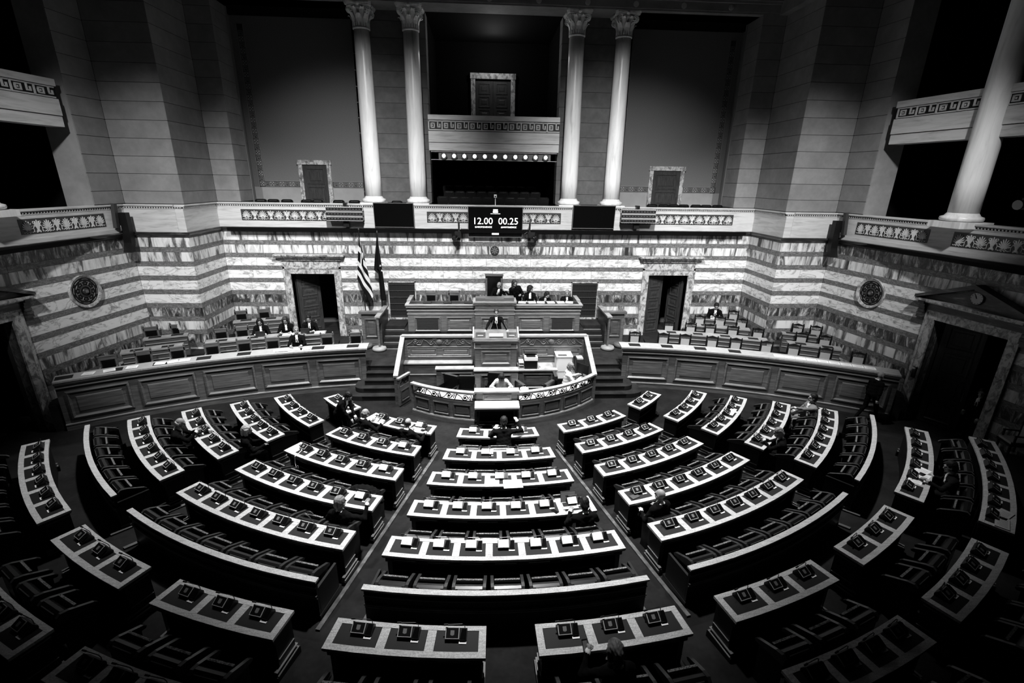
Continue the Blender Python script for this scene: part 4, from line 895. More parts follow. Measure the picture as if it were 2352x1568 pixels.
def desk(rn, z, a0, a1, n, label, group, con, lit=False, seats=True, skip=(), glare_last=False):
    def nth(i): return ORD[i]+' from the flag side' if a0 < 0 < a1 else ORD[i if a0 > 0 else n-1-i]+' from the axis'
    rf = rn-DEP; am = (a0+a1)/2; c = pol(rn-.2, am); fz = fl(*c)
    t = thing('curved_desk', label, 'desk', (c[0], c[1], fz), 0, group)
    def S(nm, m, *q, **k): b = MB(); b.sector(*q, **k); return b.build(nm, m, t)
    zt = z-.045; ww = .09; da = lambda d, r: math.degrees(d/r)
    # top: rails, dividers, blotters
    m = 'oak_top'
    S('near_rail', m, rn-ww, rn, a0, a1, zt, z)
    S('far_rail', m, rf, rf+.075, a0, a1, zt, z)
    e0 = da(.1, rn-.25)
    S('end_rail', m, rf+.077, rn-ww-.002, a0, a0+e0, zt, z, 1); S('end_rail', m, rf+.077, rn-ww-.002, a1-e0, a1, zt, z, 1)
    st = (a1-a0-2*e0)/n; dv = da(.062, rn-.25)
    for i in range(n):
        p = a0+e0+st*i; q = p+st
        if i: S('divider', m, rf+.077, rn-ww-.002, p-dv, p+dv, zt, z-.001, 1)
        S('blotter', 'blotter', rf+.078, rn-ww-.003, p+(dv if i else 0)+.03, q-(dv if i < n-1 else 0)-.03, zt, z-.004, 2)
    S('under_top', 'wood_dark_shaded', rf+.01, rn-.01, a0+.05, a1-.05, zt-.02, zt-.001)
    # body
    ez = da(.14, rn)
    S('apron', 'wood_dark_shaded', rn-.07, rn-.045, a0+da(.04, rn), a1-da(.04, rn), z-.17, zt-.02)
    for i in range(n):
        p = a0+e0+st*i; S('slot_trim', 'light_grey', rn-.045, rn-.036, p+st*.18, p+st*.82, z-.118, z-.108, 2)
    b = MB(); b.sector(rf+.02, rf+.05, a0+ez, a1-ez, fz-.12, zt-.02); b.build('front_panel', 'wood_dark_shaded', t)
    b = MB(); b.sector(rf+.05, rn-.16, a0+ez, a1-ez, z-.46, z-.43); b.build('shelf', 'wood_dark_shaded', t)
    for x in (a0+ez*.4, a1-ez):
        b = MB(); b.sector(rf+.03, rn-.09, x, x+ez*.6, fz-.12, zt-.02, 1); b.build('end_panel', 'wood_dark_shaded', t)
    for k, (x, s) in enumerate(((a0+ez*.4, -1), (a1-ez*.4, 1))):
        for dz in (.12, .5): b = MB(); b.sector(rf+.04, rn-.1, min(x, x+s*da(.015, rn)), max(x, x+s*da(.015, rn)), z-dz-.012, z-dz, 1); b.build('end_highlight', 'mid_grey', t)  # light on the shelf edges put in as pale strips
        b = MB(); b.sector(rf-.02, rn+.02, x-ez*.3, x+ez*.3, fz-.1, fz+.1, 1); b.build('foot_block', 'wood_dark_shaded', t)
        for h_, g in ((.1, .3), (.16, .2)): b = MB(); b.sector(rf-.0, rn+.0, x-ez*g, x+ez*g, fz+h_, fz+h_+.014, 1); b.build('foot_moulding', 'wood_mid', t)
    for i in range(n):
        if i in skip: continue
        a = a0+e0+st*(i+.5); p = pol(rn-.335, a+da(.015, rn))
        lt = lit or (glare_last and i == (n-1 if a0 < 0 else 0))
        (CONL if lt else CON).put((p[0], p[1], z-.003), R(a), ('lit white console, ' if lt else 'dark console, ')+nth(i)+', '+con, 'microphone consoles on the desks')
    if seats:
        for i in range(n):
            a = a0+e0+st*(i+.5); p = pol(rn+.36, a); f = fl(*p)
            SEAT.put((p[0], p[1], z-.78), R(a), 'black tip-up chair, '+nth(i)+', '+con, 'leather chairs of the hemicycle')
    return t
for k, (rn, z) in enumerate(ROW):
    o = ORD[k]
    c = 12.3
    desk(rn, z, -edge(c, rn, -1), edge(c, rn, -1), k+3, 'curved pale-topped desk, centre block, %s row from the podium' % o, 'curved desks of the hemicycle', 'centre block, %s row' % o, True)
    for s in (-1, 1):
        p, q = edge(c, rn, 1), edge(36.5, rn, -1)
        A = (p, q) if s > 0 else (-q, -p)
        desk(rn, z, *A, k+3, 'curved pale-topped desk, inner block, %s side, %s row from the podium' % (SD[s], o), 'curved desks of the hemicycle', 'inner block, %s side, %s row' % (SD[s], o), glare_last=s < 0 and k < 4)
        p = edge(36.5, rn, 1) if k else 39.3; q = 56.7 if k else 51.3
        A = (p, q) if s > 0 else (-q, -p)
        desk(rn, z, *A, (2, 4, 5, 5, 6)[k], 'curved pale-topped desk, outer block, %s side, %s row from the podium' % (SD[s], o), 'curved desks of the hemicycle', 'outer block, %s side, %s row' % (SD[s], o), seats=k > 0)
# seat backs closing each block
rb, zb = 12.52, 1.32
for nm, A in (('centre block', (-10.5, 10.5)), ('inner block, flag side', (-34.8, -14.0)), ('inner block, clock side', (14.0, 34.8)), ('outer block, flag side', (-56.6, -38.1)), ('outer block, clock side', (38.1, 56.6))):
    q = pol(rb, sum(A)/2); f = fl(*q)
    t = thing('bench_back', 'dark curved bench back with pale top strip, %s' % nm, 'bench back', (q[0], q[1], f), 0, 'bench backs closing the seating blocks')
    b = MB(); b.sector(rb-.10, rb, *A, zb-.035, zb); b.build('top_strip', 'oak_top', t)
    b = MB(); b.sector(rb-.075, rb-.03, A[0]+.1, A[1]-.1, f-.12, zb-.035); b.build('panel', 'wood_dark_shaded', t)
    for dz, e in ((.13, .01), (.3, .02), (.36, .0)): b = MB(); b.sector(rb-.03, rb-.015+e, A[0]+.1, A[1]-.1, zb-dz-.02, zb-dz); b.build('moulding', 'wood_mid', t)
    for x, s in ((A[0], 1), (A[1], -1)):
        b = MB(); b.sector(rb-.68, rb-.02, min(x+s*.05, x+s*.35), max(x+s*.05, x+s*.35), f-.1, f+.1, 1); b.sector(rb-.62, rb-.06, min(x+s*.1, x+s*.3), max(x+s*.1, x+s*.3), f+.1, zb-.2, 1); b.build('end_panel', 'wood_dark_shaded', t)
# outer rings
r7, z7 = 13.59, 1.40; r8, z8 = 14.86, 1.47
for s in (-1, 1):
    for k, (p, q, n, w_) in enumerate(((1.5, 10.8, 3, 'desk at the centre aisle'), (13.8, 22.9, 3, 'first middle desk'), (25.8, 35.0, 3, 'second middle desk'), (38.0, 54.1, 6, 'desk by the side door'))):
        A = (p, q) if s > 0 else (-q, -p)
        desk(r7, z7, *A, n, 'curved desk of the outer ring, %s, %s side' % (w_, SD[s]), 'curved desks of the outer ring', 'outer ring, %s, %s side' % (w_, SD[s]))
    for k, (p, q, n, w_) in enumerate(((13.8, 23.0, 4, 'first desk'), (25.7, 35.1, 4, 'second desk'), (38.0, 54.6, 7, 'desk by the wall'))):
        A = (p, q) if s > 0 else (-q, -p)
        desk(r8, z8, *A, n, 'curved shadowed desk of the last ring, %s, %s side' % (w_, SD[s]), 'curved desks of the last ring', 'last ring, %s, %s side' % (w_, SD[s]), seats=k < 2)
# pale kerbs along the aisles
TR = 20
for s in (-1, 1):
    for ang in (12.3, 36.5):
        for e in (-1, 1):
            b = MB(); vs = []; fs = []; n = 12
            for i in range(n+1):
                r = 6.5+(12.7-6.5)*i/n; a = s*edge(ang, r, e); a2 = a-s*e*math.degrees(.075/r); P = pol(r, a); Q = pol(r, a2); z = fl(*P)
                vs += [(*P, z-.02), (*Q, z-.02), (*Q, z+.035), (*P, z+.035)]
            for i in range(n):
                for k in range(4): fs.append((4*i+k, 4*i+(k+1) % 4, 4*i+4+(k+1) % 4, 4*i+4+k))
            b.add(vs, fs); struct(b.build('trim_%d' % TR, 'oak_dim' if ang < 20 and e > 0 else 'wood_panel', fix=True)); TR += 1
# ------------------------------------------------------------------ people
def surfnet(prims, lo, hi, h, k=.025, noise=None):
    lo = np.array(lo, np.float32); n = np.ceil((np.array(hi)-lo)/h).astype(int)+1
    g = np.stack(np.meshgrid(*[lo[i]+h*np.arange(n[i], dtype=np.float32) for i in range(3)], indexing='ij'), -1)
    F = field(prims, g.reshape(-1, 3), k).reshape(n)
    if noise is not None: F = F+noise(g)
    S = F < 0
    c = np.zeros(np.array(n)-1, int); offs = [(i, j, l) for i in (0, 1) for j in (0, 1) for l in (0, 1)]
    sl = lambda o: tuple(slice(o[a], n[a]-1+o[a]) for a in range(3))
    for o in offs: c += S[sl(o)]
    act = (c > 0) & (c < 8); idx = np.full(c.shape, -1); idx[act] = np.arange(act.sum())
    acc = np.zeros((*c.shape, 3), np.float32); cnt = np.zeros(c.shape, np.float32)
    for a in offs:
        for ax in range(3):
            if a[ax]: continue
            b_ = list(a); b_[ax] = 1; f0 = F[sl(a)]; f1 = F[sl(b_)]; m = (f0 < 0) != (f1 < 0)
            t = np.where(m, f0/(f0-f1+1e-12), 0); p = np.zeros((*c.shape, 3), np.float32)
            p[...] = a; p[..., ax] += t; acc += np.where(m[..., None], p, 0); cnt += m
    ii = np.argwhere(act); V = lo+h*(ii+acc[act]/np.maximum(cnt[act], 1)[:, None])
    faces = []
    for ax in range(3):
        u, v = (ax+1) % 3, (ax+2) % 3
        s0 = [slice(1, n[i]-1) for i in range(3)]; s0[ax] = slice(0, n[ax]-1); s1 = list(s0); s1[ax] = slice(1, n[ax])
        a0, a1 = S[tuple(s0)], S[tuple(s1)]
        for flip, m in ((0, a0 & ~a1), (1, ~a0 & a1)):
            q = np.argwhere(m)
            if not len(q): continue
            q = q+np.array([0 if i == ax else 1 for i in range(3)])
            def cell(du, dv):
                r = q.copy(); r[:, u] += du; r[:, v] += dv; return idx[r[:, 0], r[:, 1], r[:, 2]]
            f = np.stack([cell(-1, -1), cell(0, -1), cell(0, 0), cell(-1, 0)], 1)
            faces.append(f[:, ::-1] if flip else f)
    return V, np.concatenate(faces)
def pd(p, X):                                              # one rounded cone / ellipsoid
    if p[0] == 'c':
        a, b_, ra, rb = (np.array(p[1], np.float32), np.array(p[2], np.float32), p[3], p[4]); ab = b_-a
        t = np.clip(((X-a)@ab)/max(1e-9, float(ab@ab)), 0, 1); return np.linalg.norm(X-a-t[:, None]*ab, axis=1)-(ra+(rb-ra)*t)
    c, r = np.array(p[1], np.float32), np.array(p[2], np.float32); q = np.linalg.norm((X-c)/r, axis=1); return (q-1)*float(r.min())
def field(prims, X, k):
    F = None
    for p in prims:
        d = pd(p, X)
        if p[-1] == 'cut': F = np.maximum(F, -d); continue
        if F is None: F = d
        else: hh = np.clip(.5+.5*(F-d)/k, 0, 1); F = F*(1-hh)+d*hh-k*hh*(1-hh)
    return F
def labels_of(prims, V, F):
    C = V[F].mean(1); L = [p[-1] for p in prims if p[-1] != 'cut']; D = np.stack([pd(p, C) for p in prims if p[-1] != 'cut']); return np.array(L)[D.argmin(0)]
SK, SH, SU, ST, TI, BK = 0, 1, 2, 3, 4, 5                   # skin, skin shade, suit, shirt, tie, black
def head_template(w_=1.0):
    P = [('e', (0, -.015, .03), (.076*w_, .095, .095), SK), ('c', (0, .03, -.03), (0, .055, -.075), .05*w_, .035, SK), ('c', (-.035*w_, .035, -.055), (.035*w_, .035, -.055), .035, .035, SK),
         ('c', (0, .083, .02), (0, .104, -.018), .011, .016, SK), ('c', (-.03, .078, .036), (.03, .078, .036), .013, .013, SK), ('c', (0, .07, -.05), (0, .078, -.06), .025, .02, SK),
         ('e', (-.078*w_, -.005, .0), (.012, .022, .032), SK), ('e', (.078*w_, -.005, .0), (.012, .022, .032), SK), ('c', (0, -.03, -.17), (0, -.015, -.04), .055, .05, SK),
         ('e', (-.032, .079, .012), (.016, .012, .009), SH), ('e', (.032, .079, .012), (.016, .012, .009), SH), ('c', (-.022, .083, -.05), (.022, .083, -.05), .007, .007, SH), ('c', (-.045, .074, .032), (-.016, .085, .034), .006, .006, SH), ('c', (.045, .074, .032), (.016, .085, .034), .006, .006, SH)]
    V, F = surfnet(P, (-.12, -.15, -.2), (.12, .14, .15), .0105, .012); return V, F, labels_of(P, V, F)
HEAD = {'m': head_template(1.0), 'f': head_template(.93)}
def hair_template(kind):
    if kind == 'short': P = [('e', (0, -.027, .05), (.09, .107, .104), 0), ('e', (0, -.06, -.01), (.088, .07, .085), 0), ('c', (0, -.09, -.03), (0, -.08, -.07), .055, .045, 0), ('e', (0, .075, -.03), (.075, .085, .105), 'cut'), ('e', (-.09, .03, -.05), (.05, .05, .05), 'cut'), ('e', (.09, .03, -.05), (.05, .05, .05), 'cut')]
    elif kind == 'bald': P = [('e', (0, -.022, .0), (.083, .099, .075), 0), ('e', (0, .06, .0), (.09, .1, .16), 'cut'), ('e', (0, -.02, .11), (.12, .14, .09), 'cut')]
    elif kind == 'long': P = [('e', (0, -.025, .045), (.09, .106, .1), 0), ('c', (-.07, -.03, .02), (-.085, -.02, -.2), .045, .04, 0), ('c', (.07, -.03, .02), (.085, -.02, -.2), .045, .04, 0), ('c', (0, -.08, 0), (0, -.08, -.22), .07, .06, 0), ('e', (0, .085, -.04), (.066, .1, .115), 'cut')]
    elif kind == 'bob': P = [('e', (0, -.025, .045), (.094, .108, .102), 0), ('c', (-.075, -.02, .02), (-.08, -.02, -.09), .045, .04, 0), ('c', (.075, -.02, .02), (.08, -.02, -.09), .045, .04, 0), ('c', (0, -.08, 0), (0, -.08, -.1), .07, .06, 0), ('e', (0, .085, -.04), (.066, .1, .115), 'cut')]
    else: P = [('e', (0, -.03, .04), (.125, .13, .115), 0), ('e', (-.09, -.03, -.05), (.06, .08, .09), 0), ('e', (.09, -.03, -.05), (.06, .08, .09), 0), ('e', (0, -.09, -.05), (.1, .07, .1), 0), ('e', (0, .1, -.03), (.07, .11, .115), 'cut')]
    nz = (lambda g: .012*np.sin(g[..., 0]*150)*np.sin(g[..., 1]*140+1)*np.sin(g[..., 2]*130)) if kind == 'curly' else (lambda g: .006*np.sin(g[..., 0]*120+4*np.sin(g[..., 1]*30))*np.sin(g[..., 2]*55+g[..., 1]*60))
    V, F = surfnet(P, (-.2, -.22, -.32), (.2, .2, .2), .0125, .02, nz); return V, F
HAIR = {}
def rot(ax, d): return np.array(Matrix.Rotation(R(d), 3, ax))
def mesh_np(name, V, F, mats, mi=None):
    me = bpy.data.meshes.new(name); me.from_pydata([tuple(map(float, v)) for v in V], [], [tuple(int(i) for i in f) for f in F])
    for m in mats: me.materials.append(MAT[m])
    if mi is not None: me.polygons.foreach_set('material_index', [int(i) for i in mi])
    me.polygons.foreach_set('use_smooth', [True]*len(F)); me.update(); return me
def ik(a, t, l1, l2, pole):
    a, t, pole = np.array(a, float), np.array(t, float), np.array(pole, float); d = t-a; L = np.linalg.norm(d)
    if L > (l1+l2)*.995: d = d/L*(l1+l2)*.995; L = np.linalg.norm(d); t = a+d
    x = (l1*l1-l2*l2+L*L)/(2*L); y = math.sqrt(max(0, l1*l1-x*x)); u = d/L; pv = pole-u*(pole@u); pv /= np.linalg.norm(pv)+1e-9
    return a+u*x+pv*y, t
def person(label, loc, rz, sit=True, lean=0, side=0, twist=0, head=(0, 0, 0), hands=((-.17, .35, .80), (.17, .35, .80)), suit='suit_black', shirt='shirt', tie=True, hair='short', hc='hair_black', sex='m', s=1.0, stride=0, hip=None, grip=(0, 0), cat='person'):
    Rt = rot('Z', twist) @ rot('Y', side) @ rot('X', -lean)
    pz = hip if hip else (.52 if sit else .95); pel = np.array((0, 0, pz)); T = lambda x, y, z: pel+Rt@np.array((x, y, z), float)
    P = []; cap = lambda a, b_, ra, rb, l: P.append(('c', tuple(a), tuple(b_), ra, rb, l))
    f = sex == 'f'; sw = .175 if f else .19; cr = .098 if f else .108
    for sx in (-1, 1):
        cap(T(sx*.075, 0, .02), T(sx*.06, .0, .2), .125, .11, SU); cap(T(sx*.06, 0, .2), T(sx*.085, 0, .38), .11, cr, SU); cap(T(sx*.03, -.01, .46), T(sx*(sw-.02), -.005, .415), .06, .07, SU)
    cap(T(0, .0, .44), T(0, .015, .56), .058, .05, SK); cap(T(-.035, -.035, .495), T(.035, -.035, .495), .03, .03, ST if shirt and not f else SU); cap(T(-.06, -.05, .455), T(.06, -.05, .455), .05, .05, SU)
    for sx in (-1, 1): cap(T(sx*.075, .1, .25), T(sx*.062, .05, .46), .032, .038, SU)
    cap(T(0, .112, .28), T(0, .062, .465), .024, .042, ST)
    if tie and not f: cap(T(0, .132, .25), T(0, .09, .44), .018, .016, TI)
    hj = []
    for i, sx in enumerate((-1, 1)):
        sh = T(sx*sw, 0, .41); el, ha = ik(sh, hands[i], .29, .26, (sx*.6, -.5, -.7)); cap(sh, el, .062, .05, SU); cap(el, ha, .048, .034, SU)
        d = (ha-el)/np.linalg.norm(ha-el); cap(ha-d*.01, ha+d*.015, .036, .034, ST if shirt else SU); palm = ha+d*.06; cap(ha+d*.02, palm, .026, .03, SK); hj.append((ha, d, palm, sx))
        hp = T(sx*.09, 0, 0)
        if sit:
            kn = np.array((sx*.12, .43, pz-.02)); an = np.array((sx*.12, .44, .09))
        else:
            st = stride*sx; an = np.array((sx*.1, st*.38, .09+max(0, -st)*.08)); kn, an = ik(hp, an, .44, .44, (0, 1, 0))
        cap(hp, kn, .098, .068, SU); cap(kn, an, .066, .046, SU); cap(an+(0, -.03, -.045), an+(0, .15, -.055), .042, .036, BK)
    A = np.array([p[1] for p in P]+[p[2] for p in P]); V, F = surfnet(P, A.min(0)-.16, A.max(0)+.16, .023, .028, lambda g: .0075*np.sin(g[..., 2]*62+g[..., 0]*21+3*np.sin(g[..., 1]*14))*np.sin(g[..., 1]*27+g[..., 0]*33+1)); mi = labels_of(P, V, F)
    Vs, Fs, Ms = [V], [F], [mi]; n = len(V)
    # fingers
    for (ha, d, palm, sx), gr in zip(hj, grip):
        lat = np.cross(d, (0, 0, 1)); lat /= np.linalg.norm(lat)+1e-9; dn = np.cross(lat, d); dn = dn if dn[2] < 0 else -dn; mb = MB()
        for q in range(4):
            ln = (.06, .072, .076, .068)[q]; b0 = palm+lat*sx*(.03-.02*q)*1; c1 = math.radians(20+50*gr); c2 = math.radians(45+90*gr)
            k1 = b0+(d*math.cos(c1)+dn*math.sin(c1))*ln*.55; k2 = k1+(d*math.cos(c2)+dn*math.sin(c2))*ln*.5; mb.tube([tuple(b0-d*.02), tuple(b0+d*.015), tuple(k1), tuple(k2)], [.010, .010, .009, .007], 6)
        tb = palm-d*.03-lat*sx*.022; mb.tube([tuple(tb), tuple(tb-lat*sx*.022+d*.025), tuple(tb-lat*sx*.02+d*.055+dn*.012*(1+2*gr))], [.012, .011, .008], 6)
        Vs.append(np.array(mb.v)); o = n; n += len(mb.v)
        FF = []
        for fc in mb.f:
            for j in range(1, len(fc)-1, 2): FF.append([fc[0]+o, fc[j]+o, fc[j+1]+o, fc[min(j+2, len(fc)-1)]+o])
        Fs.append(FF); Ms.append(np.zeros(len(FF), int))
    # head
    HR = rot('Z', twist*.6+head[0]) @ rot('Y', side*.6+head[2]) @ rot('X', -(lean*.55+head[1])); hcn = T(0, .02, .5)+HR@np.array((0, .015, .16))
    V0, F0, M0 = HEAD[sex]; Vh = V0@HR.T+hcn; Vs.append(Vh); o = n; n += len(Vh); Fs.append(F0+o); Ms.append(M0)
    flist = [list(fc) for fs in Fs for fc in fs]
    flist = [list(dict.fromkeys(fc)) for fc in flist]
    me = mesh_np('person', np.concatenate(Vs)*s, flist, ('skin', 'skin_shade', suit, shirt or suit, 'tie', 'black'), np.concatenate(Ms))
    t = bpy.data.objects.new('person', me); COL.objects.link(t); t.location = loc; t.rotation_euler = (0, 0, rz); tag(t, label, cat)
    if hair:
        if hair not in HAIR: HAIR[hair] = hair_template(hair)
        hv, hf = HAIR[hair]; o = bpy.data.objects.new('hair', mesh_np('hair', (hv@HR.T+hcn)*s, hf, (hc,))); COL.objects.link(o); o.parent = t
    t['_h'] = [float(x) for x in hcn*s]
    return t
def RP(r, a, z): p = pol(r, a); return (p[0], p[1], z)
PI = math.pi
on = lambda z: ((-.16, .42, z), (.16, .42, z))
person('speaker in a black suit standing at the lectern', (.08, -1.2, 1.12), PI, False, lean=4, hands=((-.42, .42, .98), (.42, .42, .98)), hair='short', hc='hair_brown')
person('balding man in a dark suit leaning over from the tall president chair', (.12, .92, 2.16), PI, True, lean=8, side=-14, head=(-35, 5, 0), hands=((-.3, .42, .75), (.1, .4, .72)), hair='bald', hc='hair_black')
person('long-haired woman in black bending over beside the president', (.98, .8, 1.84), PI, False, lean=24, side=16, head=(25, 0, 0), hands=((-.1, .42, 1.12), (.45, .05, 1.15)), shirt=None, hair='long', hc='hair_brown', sex='f', s=1.05)
person('curly-haired woman with a pale scarf seated at the presidency', (1.5, .82, 2.0), PI, True, lean=6, head=(55, 0, 0), hands=on(.72), hair='curly', hc='hair_black', sex='f', shirt='blouse')
person('dark-haired woman with a shawl looking down at her papers', (2.12, .78, 1.84), PI, True, lean=14, head=(35, 24, 0), hands=on(.75), hair='bob', hc='hair_black', sex='f', shirt='light_grey')
person('grey-haired man in a dark suit seated at the bench end', (3.02, .8, 1.84), PI, True, lean=6, head=(-8, 12, 0), hands=on(.75), hair='short', hc='hair_grey')
person('man in a white shirt and dark tie working in the clerks pit', (2.5, -2.95, .02), -PI/2, True, lean=8, head=(-8, 8, 0), hands=on(.82), suit='shirt', hair='short', hc='hair_grey', s=1.05)
person('woman in white with dark hair writing at the clerks counter', (.2, -3.45, .1), PI, True, lean=16, head=(0, 35, 0), hands=((-.28, .38, .8), (.28, .38, .8)), suit='blouse', shirt='blouse', hair='bob', hc='hair_black', sex='f', s=.98)
person('man in a dark suit seen from behind at the first centre desk', RP(7.1, 1.2, .03), R(1.2), True, lean=16, head=(-10, 0, 0), hands=((-.2, .42, .85), (.35, .4, 1.05)), hair='short', hc='hair_black', s=1.08)
person('standing man in a dark suit bending towards a seated colleague', RP(7.25, -38.5, .04), R(-112), False, lean=30, head=(0, 18, 0), hands=((-.1, .45, .85), (.1, .5, .8)), hair='short', hc='hair_black')
person('bald man in black seated beside the bending man', RP(7.3, -31, .03), R(-40), True, lean=10, head=(-20, 8, 0), hands=((-.1, .4, .8), (.3, .45, .8)), hair='bald', hc='hair_grey')
person('bald man in black reading a white sheet at the first row', RP(7.28, -19.6, .03), R(-24), True, lean=6, head=(0, 12, 0), hands=((-.1, .4, .8), (.35, .35, .8)), hair='bald', hc='hair_black')
person('grey-haired man in black raising a hand over his desk', RP(10.95, -16.6, .335), R(-19), True, lean=4, head=(-25, 0, 0), hands=((-.3, .3, .7), (.42, .3, 1.05)), hair='short', hc='hair_grey')
person('bald man in a dark suit holding a phone with both hands', RP(10.9, -48, .335), R(-70), True, lean=14, head=(0, 14, 0), hands=((-.05, .5, .88), (.06, .5, .88)), hair='bald', hc='hair_white', grip=(.5, .5), s=1.04)
person('blonde woman in dark clothes turned to the podium', RP(9.78, -40.5, .23), R(-62), True, lean=8, head=(-10, 6, 0), hands=on(.72), hair='bob', hc='hair_blonde', sex='f', shirt=None)
person('dark-haired man in black working at an open laptop', RP(10.9, 8.3, .335), R(8.3), True, lean=12, head=(0, 12, 0), hands=((-.18, .42, .82), (.18, .42, .82)), hair='short', hc='hair_black')
person('bald man in black sitting by the dark coat', RP(10.93, 16.6, .335), R(25), True, lean=2, head=(20, 0, 0), hands=((-.2, .3, .7), (.2, .3, .7)), hair=None)
person('man in a pale suit with one arm stretched along the desk', RP(11.0, 56.0, .32), R(84), True, lean=-4, head=(-6, -2, 0), hands=((-.16, .62, .93), (.16, .34, .68)), suit='suit_light', hair='short', hc='hair_black')
person('grey-haired person in black with clasped hands at the desk', RP(10.85, 41.3, .335), R(62), True, lean=16, head=(0, 12, 0), hands=((-.03, .5, .88), (.05, .5, .88)), hair='short', hc='hair_grey', grip=(.7, .7))
person('bald man in a long dark suit walking past the ministers bench', (12.2, -4.78, .0), R(-80), False, lean=8, head=(-15, 10, 0), hands=((-.25, .1, .75), (.25, -.05, .75)), stride=.75, hair='bald', hc='hair_grey')
person('silhouette of a man in black standing in the side doorway', (14.35, -6.15, .0), R(100), False, lean=2, head=(20, 0, 0), hands=((-.2, .2, .85), (.2, .2, .95)), hair='short', hc='hair_black')
person('person in black reaching for papers at the desk by the side door', RP(13.95, 43.2, .62), R(52), True, lean=10, head=(10, 10, 0), hands=((-.3, .48, .85), (.2, .35, .75)), hair='short', hc='hair_black', suit='suit_navy')
person('fair-haired man seen from above looking at his phone', RP(14.0, 5.3, .62), R(8), True, lean=2, head=(6, 20, 0), hands=((-.28, .3, .95), (.1, .25, .72)), hair='bob', hc='hair_grey', grip=(.6, 0))
for a, lb, hr, hcx, sx, hd, z, d in ((16.71, 'woman with dark hair at a laptop in the second ministers row', 'long', 'hair_black', 'f', (0, 14, 0), .95, 2.35), (14.31, 'woman in a white blouse and black jacket between two laptop users', 'bob', 'hair_brown', 'f', (0, 18, 0), .95, 2.35), (12.03, 'dark-haired man at a laptop in front of the open doorway', 'short', 'hair_black', 'm', (0, 14, 0), .95, 2.35), (12.84, 'grey-haired man in black leaning back in the front ministers row', 'short', 'hair_grey', 'm', (15, -4, 0), .85, .95)):
    person(lb, (*arcp(-1, a, d-.05), z), frot(-1, a), True, lean=8 if d > 1 else -4, head=hd, hands=on(.76), hair=hr, hc=hcx, sex=sx, s=1.05, tie=sx == 'm')
person('man in black writing alone in the last ministers row', (*arcp(1, 17.04, 3.95), 1.15), frot(1, 17.04), True, lean=12, head=(0, 16, 0), hands=on(.78), hair='short', hc='hair_black', s=1.08)
# ------------------------------------------------------------------ fittings on the walls and in the gallery
def text_mesh(s, size, align='CENTER', ext=.004):
    c = bpy.data.curves.new('lettering', 'FONT'); c.body = s; c.size = size; c.align_x = align; c.align_y = 'CENTER'; c.extrude = ext; c.resolution_u = 3
    o = bpy.data.objects.new('lettering', c); COL.objects.link(o); dg = bpy.context.evaluated_depsgraph_get(); me = bpy.data.meshes.new_from_object(o.evaluated_get(dg)); bpy.data.objects.remove(o); bpy.data.curves.remove(c); return me
def screen(label, x0, x1, z0, z1, y, tilt=0):
    cx, cz, w_, h_ = (x0+x1)/2, (z0+z1)/2, x1-x0, z1-z0
    t = thing('wall_screen', label, 'screen', (cx, y, cz)); t.rotation_euler = (R(tilt), 0, 0); bpy.context.view_layer.update()
    b = MB(); b.box(-w_/2, w_/2, -.03, .05, -h_/2, h_/2); b.build('housing', 'black', t, True)
    b = MB(); e = .025
    for q in ((-w_/2, w_/2, h_/2-e*.6, h_/2), (-w_/2, w_/2, -h_/2, -h_/2+e), (-w_/2, -w_/2+e*.5, -h_/2, h_/2), (w_/2-e*.5, w_/2, -h_/2, h_/2)): b.box(q[0], q[1], -.04, -.03, q[2], q[3])
    b.build('bezel', 'mid_grey', t, True)
    b = MB(); b.box(-w_/2+e, w_/2-e, -.036, -.03, -h_/2+e, h_/2-e); p = b.build('display', 'screen_off', t, True)
    b = MB(); b.box(-.2, .2, .05, .2, -.1, .1); b.build('bracket', 'black_metal', t, True)
    return t, p
t, disp = screen('big timer screen reading 12.00 and 00.25 in the middle of the parapet', -1.0, 1.2, 5.12, 6.33, 1.6, 4)
for s, x, z, sz in (('12.00', -.51, .03, .37), ('00.25', .52, .03, .37), ('ΚΑΘΟΡΙΣΜΕΝΟΣ', -.48, -.2, .085), ('ΔΙΑΝΥΟΜΕΝΟΣ', .54, -.2, .085), ('ΒΟΥΛΗ ΤΩΝ ΕΛΛΗΝΩΝ', .0, .33, .035)):
    me = text_mesh(s, sz); me.materials.clear(); me.materials.append(MAT['glyph']); o = bpy.data.objects.new('lettering', me); COL.objects.link(o); o.parent = disp; o.location = (x, -.04, z); o.rotation_euler = (R(90), 0, 0)
b = MB(); b.box(-.14, .14, -.041, -.036, -.5, -.36); b.build('status_bar', 'glyph', disp, True)
b = MB(); b.ext([(-.1, .37), (.1, .37), (.1, .44), (.07, .47), (-.07, .47), (-.1, .44)], (0, -.037, 0), (1, 0, 0), (0, 0, 1), .004)
for i in range(5): b.box(-.09+i*.04, -.07+i*.04, -.041, -.037, .475, .51)
b.build('crest', 'glyph', disp, True)
screen('blank black screen on the parapet between the flag-side columns', -4.72, -3.15, 5.47, 6.42, 1.62, 5)
screen('blank black screen on the parapet between the clock-side columns', 3.24, 4.97, 5.5, 6.42, 1.62, 5)
